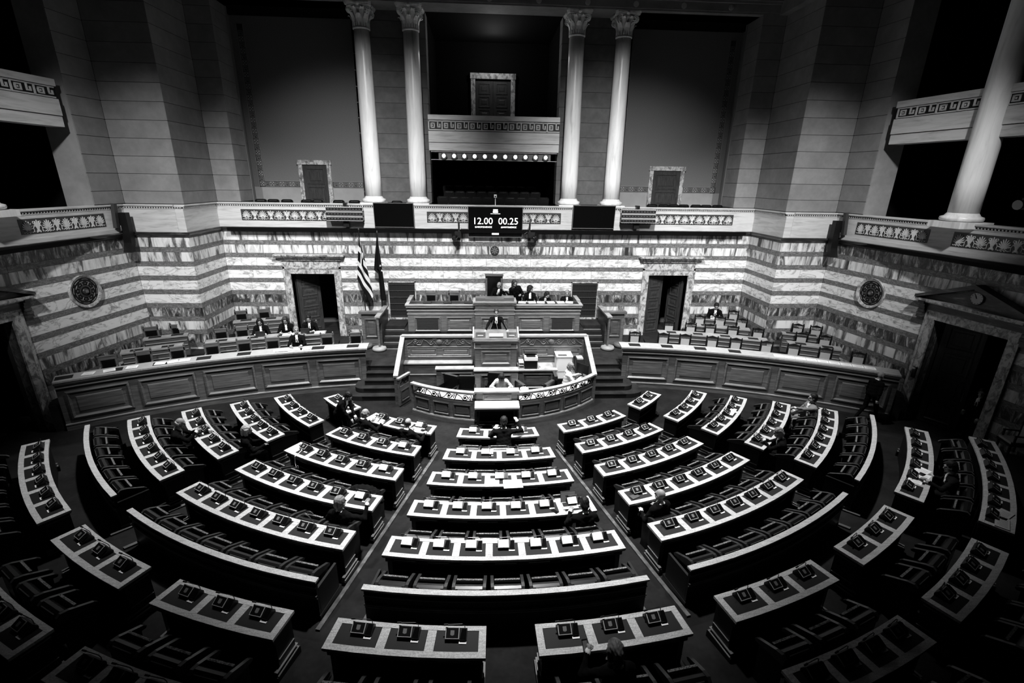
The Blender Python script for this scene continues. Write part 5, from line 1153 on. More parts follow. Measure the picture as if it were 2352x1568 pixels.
for x0, x1, z0, z1, lb in ((-6.52, -5.12, 5.7, 6.28, 'flag'), (5.2, 6.6, 5.74, 6.31, 'clock')):
    t = thing('strip_lamp', 'black slatted studio lamp bank hung on the parapet, %s side' % lb, 'lamp', ((x0+x1)/2, 1.55, z0), 0, 'studio lamp banks on the parapet'); c = (x0+x1)/2
    for i in range(3):
        z = z0+.03+i*(z1-z0-.1)/2.6
        b = MB(); b.box(x0, x1, 1.42-.0*i, 1.62, z, z+.15); b.build('lamp_tray', 'black_metal', t)
        b = MB(); b.box(x0, x1, 1.40, 1.42, z+.13, z+.16); b.box(x0, x1, 1.40, 1.42, z-.005, z+.012); b.build('tray_edge', 'light_grey', t)
        b = MB()
        for k in range(11): xx = x0+.06+k*(x1-x0-.2)/10; b.box(xx, xx+.07, 1.405, 1.425, z+.06, z+.085)
        b.build('tube_glint', 'mid_grey', t)
    b = MB(); b.box(c-.11, c+.11, 1.55, 1.7, z0-.22, z0+.05); b.build('bracket', 'black_metal', t); b = MB(); b.box(c-.06, c+.06, 1.55, 1.8, z1-.1, z1+.12); b.build('hanger', 'black_metal', t)
    b = MB(); xe = x1 if lb == 'flag' else x0; b.tube([(xe, 1.5, z0+.4), (xe, 1.48, z1+.06), (xe-.08, 1.6, z1+.1)], .012); b.build('cable', 'white', t)
for x, lb, s in ((-1.35, 'flag', -1), (1.5, 'clock', 1)):
    t = thing('broadcast_camera', 'black remote camera hanging under the parapet beside the timer screen, %s side' % lb, 'camera', (x, 1.4, 5.1), 0, 'remote cameras beside the timer screen')
    b = MB(); b.cbox((x-.12*s*-1, 1.38, 5.22), (.26, .42, .22), R(-22*s), R(-14)); b.build('body', 'black', t)
    b = MB(); b.tube([(x+.12*s, 1.2, 5.18), (x+.2*s, 1.02, 5.12)], [.08, .095], 14); b.build('lens', 'black_gloss', t)
    b = MB(); b.box(x-.09, x+.03, 1.42, 1.56, 5.01, 5.36); b.box(x-.05, x+.02, 1.42, 1.5, 5.31, 5.71); b.build('yoke', 'black_metal', t)
    b = MB(); b.box(x-.05, x+.05, 1.5, 1.7, 5.44, 5.56); b.build('mount', 'white', t)
    b = MB(); b.tube([(x-.1, 1.4, 5.11), (x-.22, 1.35, 5.16), (x-.24, 1.36, 5.28), (x-.12, 1.4, 5.36)], .012); b.build('cable_loop', 'black', t)
def medallion(label, W, u, z, r, big=True):
    t = thing('wall_medallion', label, 'medallion', W.pt(u, .0, z), W.rz); bpy.context.view_layer.update()
    def ring(r0, r1, y0, y1, nm, m, n=36):
        b = MB()
        for i in range(n):
            a, c = 2*math.pi*i/n, 2*math.pi*(i+1)/n; q = lambda rr, an, y: (rr*math.cos(an), y, rr*math.sin(an))
            b.add([q(r0, a, y0), q(r0, c, y0), q(r1, c, y1), q(r1, a, y1), q(r0, a, .0), q(r0, c, 0), q(r1, c, 0), q(r1, a, 0)], [(0, 1, 2, 3), (0, 4, 5, 1), (3, 2, 6, 7)])
        return b.build(nm, m, t, True, fix=True)
    if big:
        b = MB(); b.ext(circ(36, r*.84), (0, -.0, 0), (1, 0, 0), (0, 0, 1), .03); b.build('ground', 'black', t, True)
        ring(r*.84, r, -.05, -.09, 'rim', 'marble_frame'); ring(r*.30, r*.36, -.06, -.05, 'inner_ring', 'bronze')
        for i in range(8):                                  # labyrinth border: spokes ending in cross bars between short arcs
            a = 2*math.pi*i/8+.2; g = lambda rr, da: (rr*math.cos(a+da), -.045, rr*math.sin(a+da))
            b = MB(); b.tube([g(r*.40, 0), g(r*.60, 0)], r*.024, 4); b.tube([g(r*.60, -.2+.1*k) for k in range(5)], r*.024, 4); b.build('labyrinth_bar', 'mid_grey', t, True)
            b = MB(); b.tube([g(r*.74, .14+.1*k) for k in range(6)], r*.024, 4); b.tube([g(r*.48, .28+.06*k) for k in range(4)], r*.02, 4); b.build('labyrinth_arc', 'mid_grey', t, True)
        b = MB(); b.smooth = True; b.lathe([(r*.2, 0), (r*.18, .03), (r*.08, .06), (0, .07)], 16); b.v = [(x, -.03-z, y) for x, y, z in b.v]; b.build('boss', 'bronze', t, True, fix=True)
        b = MB(); b.cbox((0, -.09, 0), (r*.14, .05, r*.16)); b.build('boss_head', 'mid_grey', t, True)
    else:
        b = MB(); b.ext(circ(28, r), (0, 0, 0), (1, 0, 0), (0, 0, 1), .05); b.build('ground', 'bronze', t, True)
        for i in range(8): b = MB(); petal(b, (0, -.05, 0), 2*math.pi*i/8, r*.85, r*.05, r*.14, .02); b.build('petal', 'mid_grey', t, True)
medallion('round dark medallion with a meander wheel on the flag-side wall', WALLS['wall_left'], LW-2.15, 3.78, .52)
medallion('round dark medallion with a meander wheel on the clock-side wall', WALLS['wall_right'], 2.13, 3.77, .52)
medallion('small dark rosette on the marble under the timer screen', WALLS['wall_front'], .08-AL[0], 4.56, .18, False)
for sg in (-1, 1):
    X = (lambda x: x) if sg < 0 else mir
    t = thing('line_array_speaker', 'tall black column loudspeaker in the corner, %s side' % ('flag' if sg < 0 else 'clock'), 'loudspeaker', (X(-12.6), -.75, 4.75), 0, 'column loudspeakers in the corners')
    x = X(-12.62); P = [(x, -.72, 6.1), (x, -.72, 5.5), (x, -.74, 5.1), (x+.0, -.86, 4.78)]
    b = MB()
    for i in range(3):
        a, c = P[i], P[i+1]; b.add([(a[0]+sx*.13, a[1]+sy*.1, a[2]) for sx, sy in ((-1, -1), (1, -1), (1, 1), (-1, 1))]+[(c[0]+sx*.13, c[1]+sy*.1, c[2]) for sx, sy in ((-1, -1), (1, -1), (1, 1), (-1, 1))], [(3, 2, 1, 0), (4, 5, 6, 7)]+[(k, (k+1) % 4, 4+(k+1) % 4, 4+k) for k in range(4)])
    b.build('cabinet', 'black', t, fix=True)
    b = MB(); b.cbox((X(-12.78), -.9, 6.0), (.12, .14, .8), 0, R(-8)); b.build('bracket_arm', 'dark_grey', t)
    b = MB(); b.box(min(x, X(-12.8)), max(x, X(-12.8)), -.78, -.6, 5.52, 5.58); b.tube([(X(-12.75), -.8, 5.7), (X(-12.7), -.9, 5.5), (X(-12.74), -.8, 5.45)], .02); b.build('clamp', 'black_metal', t)
# flags
def flag(label, px, py, corners, pattern, zpole, stars=()):
    t = thing('flag', label, 'flag', (px, py, .86), 0, 'flags beside the rostrum')
    b = MB(); b.tube([(px, py, .87), (px, py, zpole)], .02, 8); b.build('pole', 'black_metal', t)
    b = MB(); b.smooth = True; b.lathe([(0, 0), (.03, .02), (.04, .05), (.02, .09), (0, .13)], 10, (px, py, zpole)); b.build('finial', 'dark_grey', t)
    b = MB(); b.smooth = True; b.lathe([(.16, .0), (.16, .04), (.05, .08), (.03, .14)], 16, (px, py, .86)); b.build('stand', 'black_metal', t)
    nu, nv = 54, 72; b = MB(); b.smooth = True; vs = []
    LV, RV = corners
    def at_(tab, v): k = [q[0] for q in tab]; return np.interp(v, k, [q[1] for q in tab]), np.interp(v, k, [q[2] for q in tab])
    def pt(u, v):
        (xa, za), (xb, zb) = at_(LV, v), at_(RV, v); f = .05*math.sin(u*9+v*4)*min(1, v*3); return Vector((xa+(xb-xa)*u, py-.06-.1*u-f, za+(zb-za)*u))
    for j in range(nv+1):
        for i in range(nu+1): vs.append(pt(i/nu, j/nv))
    o = len(b.v); b.v += [tuple(p) for p in vs]
    for j in range(nv):
        for i in range(nu):
            b.f.append((j*(nu+1)+i, j*(nu+1)+i+1, (j+1)*(nu+1)+i+1, (j+1)*(nu+1)+i)); b.mi.append(pattern((i+.5)/nu, (j+.5)/nv)); b.sm.append(True)
    cl = b.build('cloth', ('flag_white', 'flag_dark'), t)
    m = cl.modifiers.new('thickness', 'SOLIDIFY'); m.thickness = .006
    for u, v in stars:
        p = pt(u, v)+Vector((0, -.03, 0)); s = MB(); s.ext([((.055 if k % 2 == 0 else .022)*math.sin(k*math.pi/5), (.055 if k % 2 == 0 else .022)*math.cos(k*math.pi/5)) for k in range(10)][::-1], p, (1, 0, 0), (0, 0, 1), .006); s.build('star', 'flag_white', cl)
def gr(u, v):
    if u < .37 and v < 5/9:
        uu, vv = u/.37, v*9/5
        return 0 if abs(uu-.5) < .1 or abs(vv-.5) < .1 else 1
    return 1 if int(v*9) % 2 == 0 else 0
flag('blue and white striped flag with a cross hanging from its pole', -5.33, 1.45, (((0, -5.31, 5.25), (.1, -5.34, 5.0), (.4, -5.41, 4.46), (.7, -5.48, 3.94), (1, -5.55, 3.41)), ((0, -5.29, 5.2), (.1, -5.255, 4.83), (.4, -5.105, 3.92), (.7, -4.955, 2.97), (.85, -4.935, 2.70), (1, -5.10, 2.46))), lambda u, v: gr(u*min(1, .12+v*1.15), v), 5.35)
flag('dark flag with two white stars hanging beside the striped flag', -4.62, 1.45, (((0, -4.62, 5.2), (.5, -4.83, 3.8), (.56, -4.67, 3.65), (1, -4.66, 2.55)), ((0, -4.59, 5.18), (.5, -4.5, 3.9), (1, -4.40, 2.55))), lambda u, v: 1, 5.25, ((.86, .46), (.9, .54)))
# spotlight bar
t = thing('spotlight_bar', 'row of eleven bright lamps on a bar under the middle balcony', 'lamp', (.1, 2.75, 8.1))
b = MB(); b.box(-2.2, 2.4, 2.8, 2.86, 8.1, 8.4); b.build('back_plate', 'mid_grey', t)
b = MB(); b.box(-2.5, 2.65, 2.72, 2.9, 8.38, 8.42); b.box(-2.5, 2.65, 2.76, 2.84, 8.08, 8.1); b.build('rail', 'light_grey', t)
for i in range(11):
    x = -1.98+i*.416
    b = MB(); b.tube([(x, 2.84, 8.25), (x, 2.72, 8.24), (x, 2.66, 8.235)], [.05, .12, .13], 18); sp = b.build('lamp_can', 'dark_grey', t)
    b = MB(); b.smooth = True; b.lathe([(0, -.075), (.05, -.05), (.07, 0), (.05, .05), (0, .075)], 14, (x, 2.66, 8.235), sy=.6); b.build('bulb', 'bulb', sp)
l = bpy.data.lights.new('upper_box_lamp', 'POINT'); l.energy = 30; l.shadow_soft_size = .2; o = bpy.data.objects.new('upper_box_lamp', l); COL.objects.link(o); o.location = (.1, 5.4, 12.7)
for x in (-1.2, .1, 1.4): spot('spotlight_beam', (x, 2.5, 8.22), (x*1.4, -4.5, 1), 90, 70, .8, .1)
# gallery seats
def gchair():
    t = thing('gallery_chair', 'x', 'chair')
    b = MB(); b.ext([(-.2, .45), (.2, .45), (.235, .95), (.2, 1.0), (.15, 1.02), (-.15, 1.02), (-.2, 1.0), (-.235, .95)], (0, -.2, 0), (1, 0, 0), (0, 0, 1), .07); b.build('backrest', 'leather', t, True)
    b = MB(); b.box(-.15, .15, -.27, -.2, .955, .975); b.build('top_highlight', 'mid_grey', t, True)  # pale strip: highlight along the chair top put into the colour
    b = MB(); b.box(-.23, .23, -.2, .25, .4, .47); b.build('seat', 'leather', t, True)
    for x in (-.21, .21):
        for y in (-.22, .22): b = MB(); b.box(x-.02, x+.02, y-.02, y+.02, 0, .4); b.build('leg', 'wood_dark_shaded', t, True)
    return Proto(t)
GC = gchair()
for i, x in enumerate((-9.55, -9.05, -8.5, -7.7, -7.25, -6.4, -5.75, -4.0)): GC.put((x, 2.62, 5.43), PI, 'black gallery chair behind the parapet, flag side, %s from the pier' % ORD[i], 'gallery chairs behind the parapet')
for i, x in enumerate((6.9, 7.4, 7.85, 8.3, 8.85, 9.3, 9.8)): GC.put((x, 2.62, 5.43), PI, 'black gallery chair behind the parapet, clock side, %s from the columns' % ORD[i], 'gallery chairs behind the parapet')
for r, (y, z, n, dx, nm) in enumerate(((3.3, 5.62, 10, .0, 'front'), (4.3, 5.82, 9, .22, 'middle'), (5.3, 6.05, 9, .1, 'rear'))):
    b = MB(); b.box(-2.5, 2.65, y-.5, y+.5, 5.42, z-.001); struct(b.build('floor_gallery_step', 'gallery_shade'))
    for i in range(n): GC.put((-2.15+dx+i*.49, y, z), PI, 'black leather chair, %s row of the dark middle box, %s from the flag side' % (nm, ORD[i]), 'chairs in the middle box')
t = thing('rail_camera', 'small white camera on a stem above the timer screen', 'camera', (.1, 1.9, 6.36))
b = MB(); b.tube([(.1, 1.9, 6.36), (.1, 1.9, 6.66)], .016); b.build('stem', 'white', t)
b = MB(); b.cbox((.1, 1.88, 6.72), (.11, .13, .12)); b.build('head', 'white', t)
b = MB(); b.tube([(.1, 1.81, 6.71), (.1, 1.79, 6.71)], .03, 10); b.build('lens', 'black', t)
t = thing('television_camera', 'black television camera on a stand in the dark side gallery', 'camera', (14.6, -5.6, 5.42))
b = MB(); b.tube([(14.6, -5.6, 5.43), (14.6, -5.6, 6.75)], .06, 10); b.build('pedestal', 'dark_grey', t)
b = MB(); b.cbox((14.55, -5.6, 6.95), (.62, .25, .3)); b.cbox((14.65, -5.6, 7.16), (.3, .16, .12)); b.build('body', 'black', t)
b = MB(); b.tube([(14.25, -5.6, 6.95), (14.0, -5.62, 6.92)], [.1, .13], 14); b.build('lens', 'black_gloss', t)
b = MB(); b.tube([(14.85, -5.5, 7.15), (15.1, -5.7, 7.2), (15.2, -5.8, 6.95), (14.95, -5.8, 6.6), (14.7, -5.65, 6.3)], .012); b.build('cable', 'mid_grey', t)

# ------------------------------------------------------------------ things in the clerks' pit, on the lectern and on the presidency bench
def armchair():
    t = thing('leather_armchair', 'x', 'chair')
    b = MB(); b.smooth = False
    b.ext([(-.27, .48), (.27, .48), (.29, .9), (.25, .98), (-.25, .98), (-.29, .9)], (0, -.2, 0), (1, 0, 0), (0, 0, 1), .1); b.build('backrest', 'leather', t, True)
    b = MB(); b.box(-.25, .25, -.305, -.2, .965, .985); b.build('top_seam', 'leather_grey', t, True)
    b = MB(); b.box(-.27, .27, -.2, .28, .4, .5); b.build('seat', 'leather', t, True)
    for x in (-.29, .29): b = MB(); b.box(x-.03, x+.03, -.22, .2, .62, .67); b.box(x-.025, x+.025, -.2, .1, .4, .62); b.build('armrest', 'black', t, True)
    b = MB(); b.tube([(0, 0, .08), (0, 0, .4)], .035, 10); b.build('column', 'black_metal', t, True)
    for k in range(5): a = 2*PI*k/5; b = MB(); b.tube([(0, 0, .09), (.28*math.cos(a), .28*math.sin(a), .04)], .025); b.build('foot', 'black_metal', t, True)
    return Proto(t)
AC = armchair()
AC.put((-1.62, -3.2, 0), R(150), 'black leather armchair turned aside behind the three-panel balustrade', 'clerks armchairs')
AC.put((-.98, -3.3, 0), R(178), 'low black leather armchair square to the three-panel balustrade', 'clerks armchairs')
AC.put((.0, -3.05, 0), R(172), 'black leather armchair behind the woman in white', 'clerks armchairs')
AC.put((1.05, -3.55, 0), R(-62), 'black leather armchair seen edge-on, back to back with another', 'clerks armchairs')
AC.put((1.6, -3.5, 0), R(52), 'black leather armchair leaning against its edge-on neighbour', 'clerks armchairs')
AC.put((2.35, -2.95, 0), R(-90), 'dark office chair of the man in the white shirt', 'clerks armchairs')
t = thing('laser_printer', 'white and black laser printer on the counter', 'printer', (1.33, -1.95, .84))
b = MB(); b.box(1.1, 1.56, -2.14, -1.74, .84, 1.16); b.build('body', 'black', t); b = MB(); b.box(1.09, 1.57, -2.15, -1.74, 1.16, 1.28); b.build('shell', 'white', t)
b = MB(); b.box(1.16, 1.5, -2.1, -1.85, 1.281, 1.285); b.build('output_tray', 'black', t); b = MB(); b.box(1.1, 1.58, -1.9, -1.68, 1.34, 1.42); b.box(1.14, 1.52, -1.8, -1.72, 1.28, 1.34); b.build('scanner_lid', 'dark_grey', t)
t = thing('paper_trays', 'stack of letter trays with papers beside the printer', 'letter tray', (.97, -1.95, .84))
for i in range(3): b = MB(); b.box(.88, 1.07, -2.15, -1.75, .84+i*.11, .855+i*.11); b.box(.88, 1.07, -1.77, -1.75, .84+i*.11, .93+i*.11); b.build('tray', 'mid_grey', t); b = MB(); b.box(.89, 1.06, -2.13, -1.8, .856+i*.11, .88+i*.11); b.build('sheets', 'paper', t)
t = thing('telephone', 'white desk telephone beside the printer', 'telephone', (1.72, -2.05, .84))
b = MB(); b.ext([(-.1, 0), (.1, 0), (.1, .09), (-.1, .04)], (1.62, -2.05, .84), (0, 1, 0), (0, 0, 1), .2); b.build('base', 'white', t); b = MB(); b.box(1.63, 1.68, -2.15, -1.95, .92, .96); b.build('handset', 'light_grey', t)
t = thing('white_cabinet', 'white cupboard with a dark glass top behind the seated clerk', 'cabinet', (2.55, -1.75, 0))
b = MB(); b.box(2.28, 2.85, -2.05, -1.52, 0, 1.25); b.build('body', 'white', t); b = MB(); b.box(2.26, 2.87, -2.07, -1.5, 1.25, 1.29); b.build('top', 'white', t); b = MB(); b.box(2.33, 2.66, -2.0, -1.85, 1.29, 1.295); b.build('glass_inset', 'dark_grey', t); b = MB(); b.box(2.32, 2.8, -2.058, -2.05, .7, 1.2); b.build('door', 'white', t)
t = thing('computer_tower', 'black computer case standing by the wing rail', 'computer', (3.1, -2.1, .75)); b = MB(); b.box(2.93, 3.25, -2.35, -1.9, .76, 1.25); b.build('case', 'black', t); b = MB(); b.box(2.94, 3.24, -2.355, -2.35, .78, 1.23); b.build('front', 'dark_grey', t); b = MB(); b.box(2.98, 3.2, -2.3, -2.0, 1.25, 1.3); b.build('cables', 'light_grey', t)
t = thing('clerk_desk', 'dark corner desk carrying the monitor in the clerks pit', 'desk', (3.0, -2.5, 0)); b = MB(); b.box(2.75, 3.36, -3.05, -1.86, .71, .75); b.build('top', 'wood_mid', t)
for q in ((2.77, -3.03), (3.28, -3.03), (2.77, -1.92), (3.28, -1.92)): b = MB(); b.box(q[0], q[0]+.06, q[1], q[1]+.06, 0, .71); b.build('leg', 'wood_dark_shaded', t)
t = thing('monitor', 'black flat monitor turned away beside the clerk', 'monitor', (3.05, -2.75, .75)); b = MB(); b.cbox((3.1, -2.72, 1.08), (.5, .04, .34), R(-50)); b.build('panel', 'black', t); b = MB(); b.box(3.04, 3.12, -2.76, -2.68, .76, .95); b.box(2.98, 3.2, -2.82, -2.62, .75, .765); b.build('stand', 'black_metal', t)
t = thing('keyboard', 'black keyboard in front of the clerk in the white shirt', 'keyboard', (2.86, -2.95, .75)); b = MB(); b.cbox((2.9, -2.9, .765), (.16, .36, .02), R(-10)); b.build('case', 'black', t); b = MB(); b.cbox((2.9, -2.9, .778), (.12, .32, .01), R(-10)); b.build('keys', 'dark_grey', t)
t = thing('side_cart', 'small dark cart with crumpled white paper behind the balustrade', 'cart', (.95, -4.0, 0)); b = MB(); b.box(.75, 1.12, -4.2, -3.85, .55, .82); b.box(.75, .8, -4.2, -3.85, 0, .55); b.box(1.07, 1.12, -4.2, -3.85, 0, .55); b.build('body', 'dark_grey', t)
t = thing('crumpled_paper', 'crumpled white paper on the small cart', 'paper', (.92, -4.0, .82)); V, F = surfnet([('e', (0, 0, .07), (.13, .1, .07), 0), ('e', (.07, .03, .06), (.08, .08, .06), 0)], (-.2, -.2, -.03), (.2, .2, .2), .02, .02, lambda g: .02*np.sin(g[..., 0]*70)*np.sin(g[..., 1]*60)*np.sin(g[..., 2]*80)); o = bpy.data.objects.new('sheet', mesh_np('sheet', V, F, ('paper',))); COL.objects.link(o); o.parent = t
def sheet(label, loc, rz, w_=.21, h_=.297, m='paper', th=.004, cat='paper', group=None, name='paper_sheet', lines=0):
    t = tag(MB().cbox((0, 0, th/2), (w_, h_, th)).build(name, m), label, cat, group); t.location = loc; t.rotation_euler = (0, 0, rz)
    for i in range(lines): b = MB(); b.box(-w_*.36, w_*.36*(1 if i % 3 else .6), h_*.36-i*h_*.72/lines-.004, h_*.36-i*h_*.72/lines+.004, th, th+.0008); b.build('print_line', 'mid_grey', t, True)
    return t
def laptop(label, loc, rz, scr='mid_grey', emblem=False):
    t = thing('laptop', label, 'laptop', loc, rz); b = MB(); b.box(-.16, .16, -.11, .11, 0, .018); b.build('base', 'light_grey', t, True)
    b = MB(); b.box(-.14, .14, -.03, .09, .018, .021); b.build('keyboard', 'black', t, True); b = MB(); b.cbox((0, .15, .12), (.32, .012, .23), 0, R(-20)); l = b.build('lid', 'dark_grey', t, True)
    b = MB(); b.cbox((0, .142, .118), (.3, .004, .2), 0, R(-20)); b.build('display', scr, l, True)
    if emblem: b = MB(); b.cbox((0, .136, .115), (.07, .004, .05), 0, R(-20)); b.build('window', 'black', l, True)
    return t
def phone(label, loc, rz): t = thing('phone', label, 'phone', loc, rz); b = MB(); b.box(-.037, .037, -.075, .075, 0, .008); b.build('case', 'black', t, True); b = MB(); b.box(-.034, .034, -.07, .07, .008, .009); b.build('glass', 'black_gloss', t, True); return t
# lectern
for x, nm in ((-.5, 'flag'), (.62, 'clock')):
    t = thing('control_console', 'black control console on the lectern top, %s side of the speaker' % nm, 'console', (x, -1.85, 2.02), 0, 'control panels on the lectern'); b = MB(); b.cbox((x, -1.87, 2.05), (.36, .34, .03), 0, R(15.5)); b.build('plate', 'screen_off', t); b = MB(); b.cbox((x, -1.93, 2.055), (.2, .04, .012), 0, R(15.5)); b.build('plate_lettering', 'light_grey', t)
sheet('white speech pages on the lectern', (.06, -1.9, 2.055), 0, .5, .3, th=.03)
for i, (x0, x1) in enumerate(((-.2, -.06), (.16, .06), (.55, .35))):
    t = thing('lectern_microphone', 'thin gooseneck microphone on the lectern, %s from the flag side' % ORD[i], 'microphone', (x0, -1.95, 2.04), 0, 'lectern microphones'); b = MB(); b.tube([(x0, -1.95, 2.02), (x0*.5+x1*.5, -1.85, 2.3), (x1, -1.72, 2.5)], .007, 6); b.build('stem', 'mid_grey', t); b = MB(); b.tube([(x1, -1.72, 2.5), (x1+(x1-x0)*.2, -1.69, 2.55)], .013, 8); b.build('head', 'black', t)
rng = random.Random(3)
for i, x in enumerate((1.15, 1.55, 1.9, 2.3, 2.7, 3.05)): sheet('white papers on the presidency bench, %s pile from the president' % ORD[i], (x, .3, 2.717), rng.uniform(-.2, .2), .3, .3, th=.012, group='papers on the presidency bench')
for i, x in enumerate((-2.6, -1.8, -1.0)): t = thing('name_block', 'black console on the empty end of the presidency bench, %s from the grille' % ORD[i], 'console', (x, .22, 2.716), 0, 'consoles on the presidency bench'); b = MB(); b.ext([(-.08, 0), (.08, 0), (.08, .06), (-.08, .02)], (x-.16, .22, 2.716), (0, 1, 0), (0, 0, 1), .32); b.build('body', 'black', t); b = MB(); b.box(x-.14, x+.14, .15, .17, 2.76, 2.766); b.build('edge', 'mid_grey', t)
# ministers' papers
for i in range(9):
    a = 22.1+i*1.02; p = arcp(1, a, .25); sheet('%s white sheet in the row of papers on the clock-side ministers bench' % ORD[i], (*p, 1.601 if True else 0), frot(1, a), .32, .27, group='row of sheets on the ministers bench', lines=5)
for i, a in enumerate((30.3, 28.8, 27.1, 24.9, 23.9, 22.9, 14.5, 13.6)):
    p = arcp(-1, a, .25); sheet('loose printed sheet on the flag-side ministers bench, %s from the side wall' % ORD[i], (*p, 1.609), frot(-1, a)+rng.uniform(-.2, .2), .3, .26, group='loose sheets on the flag-side bench', lines=5)
for i, a in enumerate((12.6, 11.9)): p = arcp(-1, a, .22); sheet('white papers in front of the grey-haired minister, %s' % ('straight' if i == 0 else 'turned askew'), (*p, 1.609), frot(-1, a)+.3*i, .3, .28, group='papers of the grey-haired minister')
laptop('open laptop of the dark-haired woman minister', (*arcp(-1, 16.6, 1.78), 1.727), frot(-1, 16.6)); laptop('open laptop of the man before the doorway', (*arcp(-1, 12.3, 1.78), 1.727), frot(-1, 12.3))
sheet('white papers before the woman in the white blouse', (*arcp(-1, 14.0, 1.7), 1.727), frot(-1, 14), .4, .25, th=.01); sheet('white papers before the lone minister', (*arcp(1, 17.0, 3.5), 1.927), frot(1, 17), .4, .25, th=.01); sheet('untidy white papers at the end of the second ministers row', (*arcp(-1, 10.9, 1.7), 1.727), frot(-1, 11), .35, .28, th=.02)
# things on the members' desks
def on_desk(k, a, dr, dz=0): rn, z = (ROW+[(12.52, 1.32), (13.59, 1.4), (14.86, 1.47)])[k]; p = pol(rn-dr, a); return (p[0], p[1], z+.001+dz)
def DS(label, k, a, dr, w_, h_, tw=0, **kw): return sheet(label, on_desk(k, a, dr), R(a)+tw, w_, h_, **kw)
DS('large blank white sheet over the edge of the third centre desk', 2, 1.6, .08, .42, .3, .02); DS('white folder beside the large blank sheet', 2, -1.2, .16, .3, .26, -.03)
laptop('open grey laptop on the fourth centre desk', on_desk(3, 7.6, .24), R(6), 'mid_grey', True); phone('black phone beside the grey laptop', on_desk(3, 5.7, .12), R(40)); phone('black phone on the second centre desk', on_desk(1, -1.7, .22), R(0))
phone('black phone on the first desk next to the aisle, flag side', on_desk(0, -17.3, .15), R(-60)); DS('white sheet before the bald reading man', 0, -19.3, .14, .26, .24, .1)
for i in range(3): DS('%s white booklet fanned on the first desk beside the bending man' % ORD[i], 0, -32+i*1.4, .16+.02*i, .12, .26, .3, th=.02, group='booklets on the first desk', name='booklet', cat='booklet')
DS('plain white sheet at the end of the third desk, flag side', 2, -33.2, .2, .26, .26, .05)
t = thing('charging_cable', 'white charging cable hanging over the third desk, flag side', 'cable', on_desk(2, -31.8, .1)); P = [on_desk(2, -32.0, .25, .01), on_desk(2, -31.6, .1, .012), on_desk(2, -31.5, -.03, .0), on_desk(2, -31.6, -.04, -.2), on_desk(2, -31.3, -.05, -.33), on_desk(2, -30.9, -.05, -.3), on_desk(2, -31.0, -.05, -.22)]; b = MB(); b.tube(P, .008); b.build('cord', 'paper', t); b = MB(); b.cbox(P[0], (.05, .05, .03), .3); b.build('plug', 'white', t)
DS('white sheet across the third desk of the outer block, clock side', 2, 49, .22, .16, .5, 1.57+.0)
for i, (a, dr, w_, h_) in enumerate(((43.8, .2, .24, .4), (42.6, .16, .2, .42), (41.6, .25, .24, .3))): DS('%s printed sheet pushed together before the person in black' % ORD[i], 6, a, dr, w_, h_, R(70+8*i), group='sheets at the outer-ring desk', lines=6)
for i, (a, tw) in enumerate(((40.2, 1.3), (38.9, 1.62))): DS('open booklet on the last-ring desk by the clock-side wall, %s' % ('lying askew' if i == 0 else 'lying square to the edge'), 7, a, .18, .2, .42, tw, m='light_grey', th=.02, group='booklets on the last-ring desk', name='booklet', cat='booklet', lines=8)
DS('dark folder lying on the desk before the bald man by the coat', 3, 15.6, .2, .2, .12, .2, m='dark_grey', th=.012, name='folder', cat='folder')
t = thing('water_glass', 'drinking glass on the desk before the bald man with the phone', 'glass', on_desk(3, -46.4, .36)); b = MB(); b.smooth = True; b.lathe([(.028, 0), (.035, .11), (.032, .11), (.026, .01)], 14, on_desk(3, -46.4, .36)); b.build('tumbler', 'light_grey', t)
def lump(name, label, cat, loc, rz, prims, mat_, ext, k=.05, nz=.012, h=.022):
    V, F = surfnet(prims, *ext, h, k, lambda g: nz*np.sin(g[..., 0]*55+1)*np.sin(g[..., 1]*48)*np.sin(g[..., 2]*60)); t = bpy.data.objects.new(name, mesh_np(name, V, F, (mat_,))); COL.objects.link(t); t.location = loc; t.rotation_euler = (0, 0, rz); return tag(t, label, cat)
p = pol(10.98, -20.2); t = lump('handbag', 'black leather handbag with looped handles on the seat beside the hand-raiser', 'bag', (p[0], p[1], .80), R(-20), [('e', (0, 0, .12), (.24, .11, .13), 0), ('c', (-.18, 0, .03), (.18, 0, .03), .06, .06, 0)], 'leather_grey', ((-.3, -.2, -.08), (.3, .2, .32)))
for y in (-.05, .05): b = MB(); b.tube([(.12*math.cos(a), y, .22+.16*math.sin(a)) for a in [PI*i/10 for i in range(11)]], .011); b.build('handle', 'leather_grey', t, True)
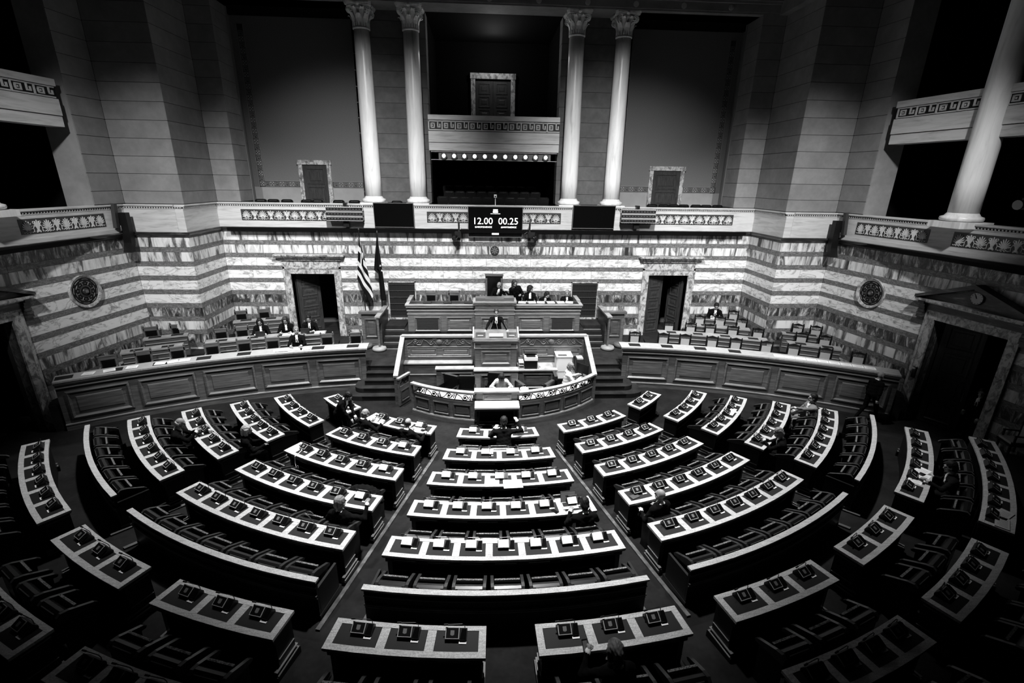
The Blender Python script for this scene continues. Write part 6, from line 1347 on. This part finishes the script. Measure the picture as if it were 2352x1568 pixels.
p = pol(11.05, 20.2); lump('dark_coat', 'dark crumpled coat on the seat beside the bald man', 'coat', (p[0], p[1], .78), R(20), [('c', (-.3, 0, .06), (.15, .05, .1), .08, .11, 0), ('e', (.2, .03, .18), (.15, .12, .14), 0), ('c', (.1, -.1, .05), (-.2, -.1, .03), .07, .05, 0)], 'suit_navy', ((-.48, -.3, -.06), (.45, .3, .42)), .05, .03)
p = pol(9.86, -17.2); lump('dark_coat', 'black jacket draped over the third-row seats beside the aisle, flag side', 'coat', (p[0], p[1], .88), R(-17), [('e', (0, 0, .1), (.38, .16, .16), 0), ('c', (.2, -.05, .1), (.4, -.05, .0), .1, .06, 0)], 'suit_black', ((-.5, -.3, -.12), (.55, .3, .34)), .05, .02)
# phone in the hand of the fair-haired man, chair by the side door
q = pol(13.62, 4.1); t = thing('phone', 'lit phone held up by the fair-haired man', 'phone', (q[0]-.02, q[1]-.02, 1.58), R(8)); b = MB(); b.cbox((0, 0, 0), (.075, .01, .15), 0, R(-50)); b.build('case', 'black', t, True); b = MB(); b.cbox((0, -.007, .004), (.06, .002, .12), 0, R(-50)); b.build('display', 'mid_grey', t, True)
q = pol(11.0-.62, -48-2.6); t = thing('phone', 'black phone in the hands of the bald man', 'phone', (-7.62, -6.98, 1.26), R(-60)); b = MB(); b.cbox((0, 0, 0), (.075, .15, .01), 0, R(15)); b.build('case', 'black', t, True); b = MB(); b.cbox((0, 0, .006), (.065, .13, .002), 0, R(15)); b.build('glass', 'black_gloss', t, True)
CHL.put((13.45, -8.0, fl(13.45, -8.0)), R(75), 'pale-backed carved chair standing alone beside the clock-side door', 'ministers chairs, clock side')
t = thing('intercom', 'black wall telephone on the clock-side door jamb', 'telephone', WALLS['wall_right'].pt(4.36, .06, 1.7)); b = MB(); W = WALLS['wall_right']; W.slab(b, 4.28, 4.38, .05, .12, 1.5, 1.85); b.build('case', 'black', t); b = MB(); W.slab(b, 4.29, 4.37, .12, .16, 1.8, 1.84); b.build('cap', 'light_grey', t)
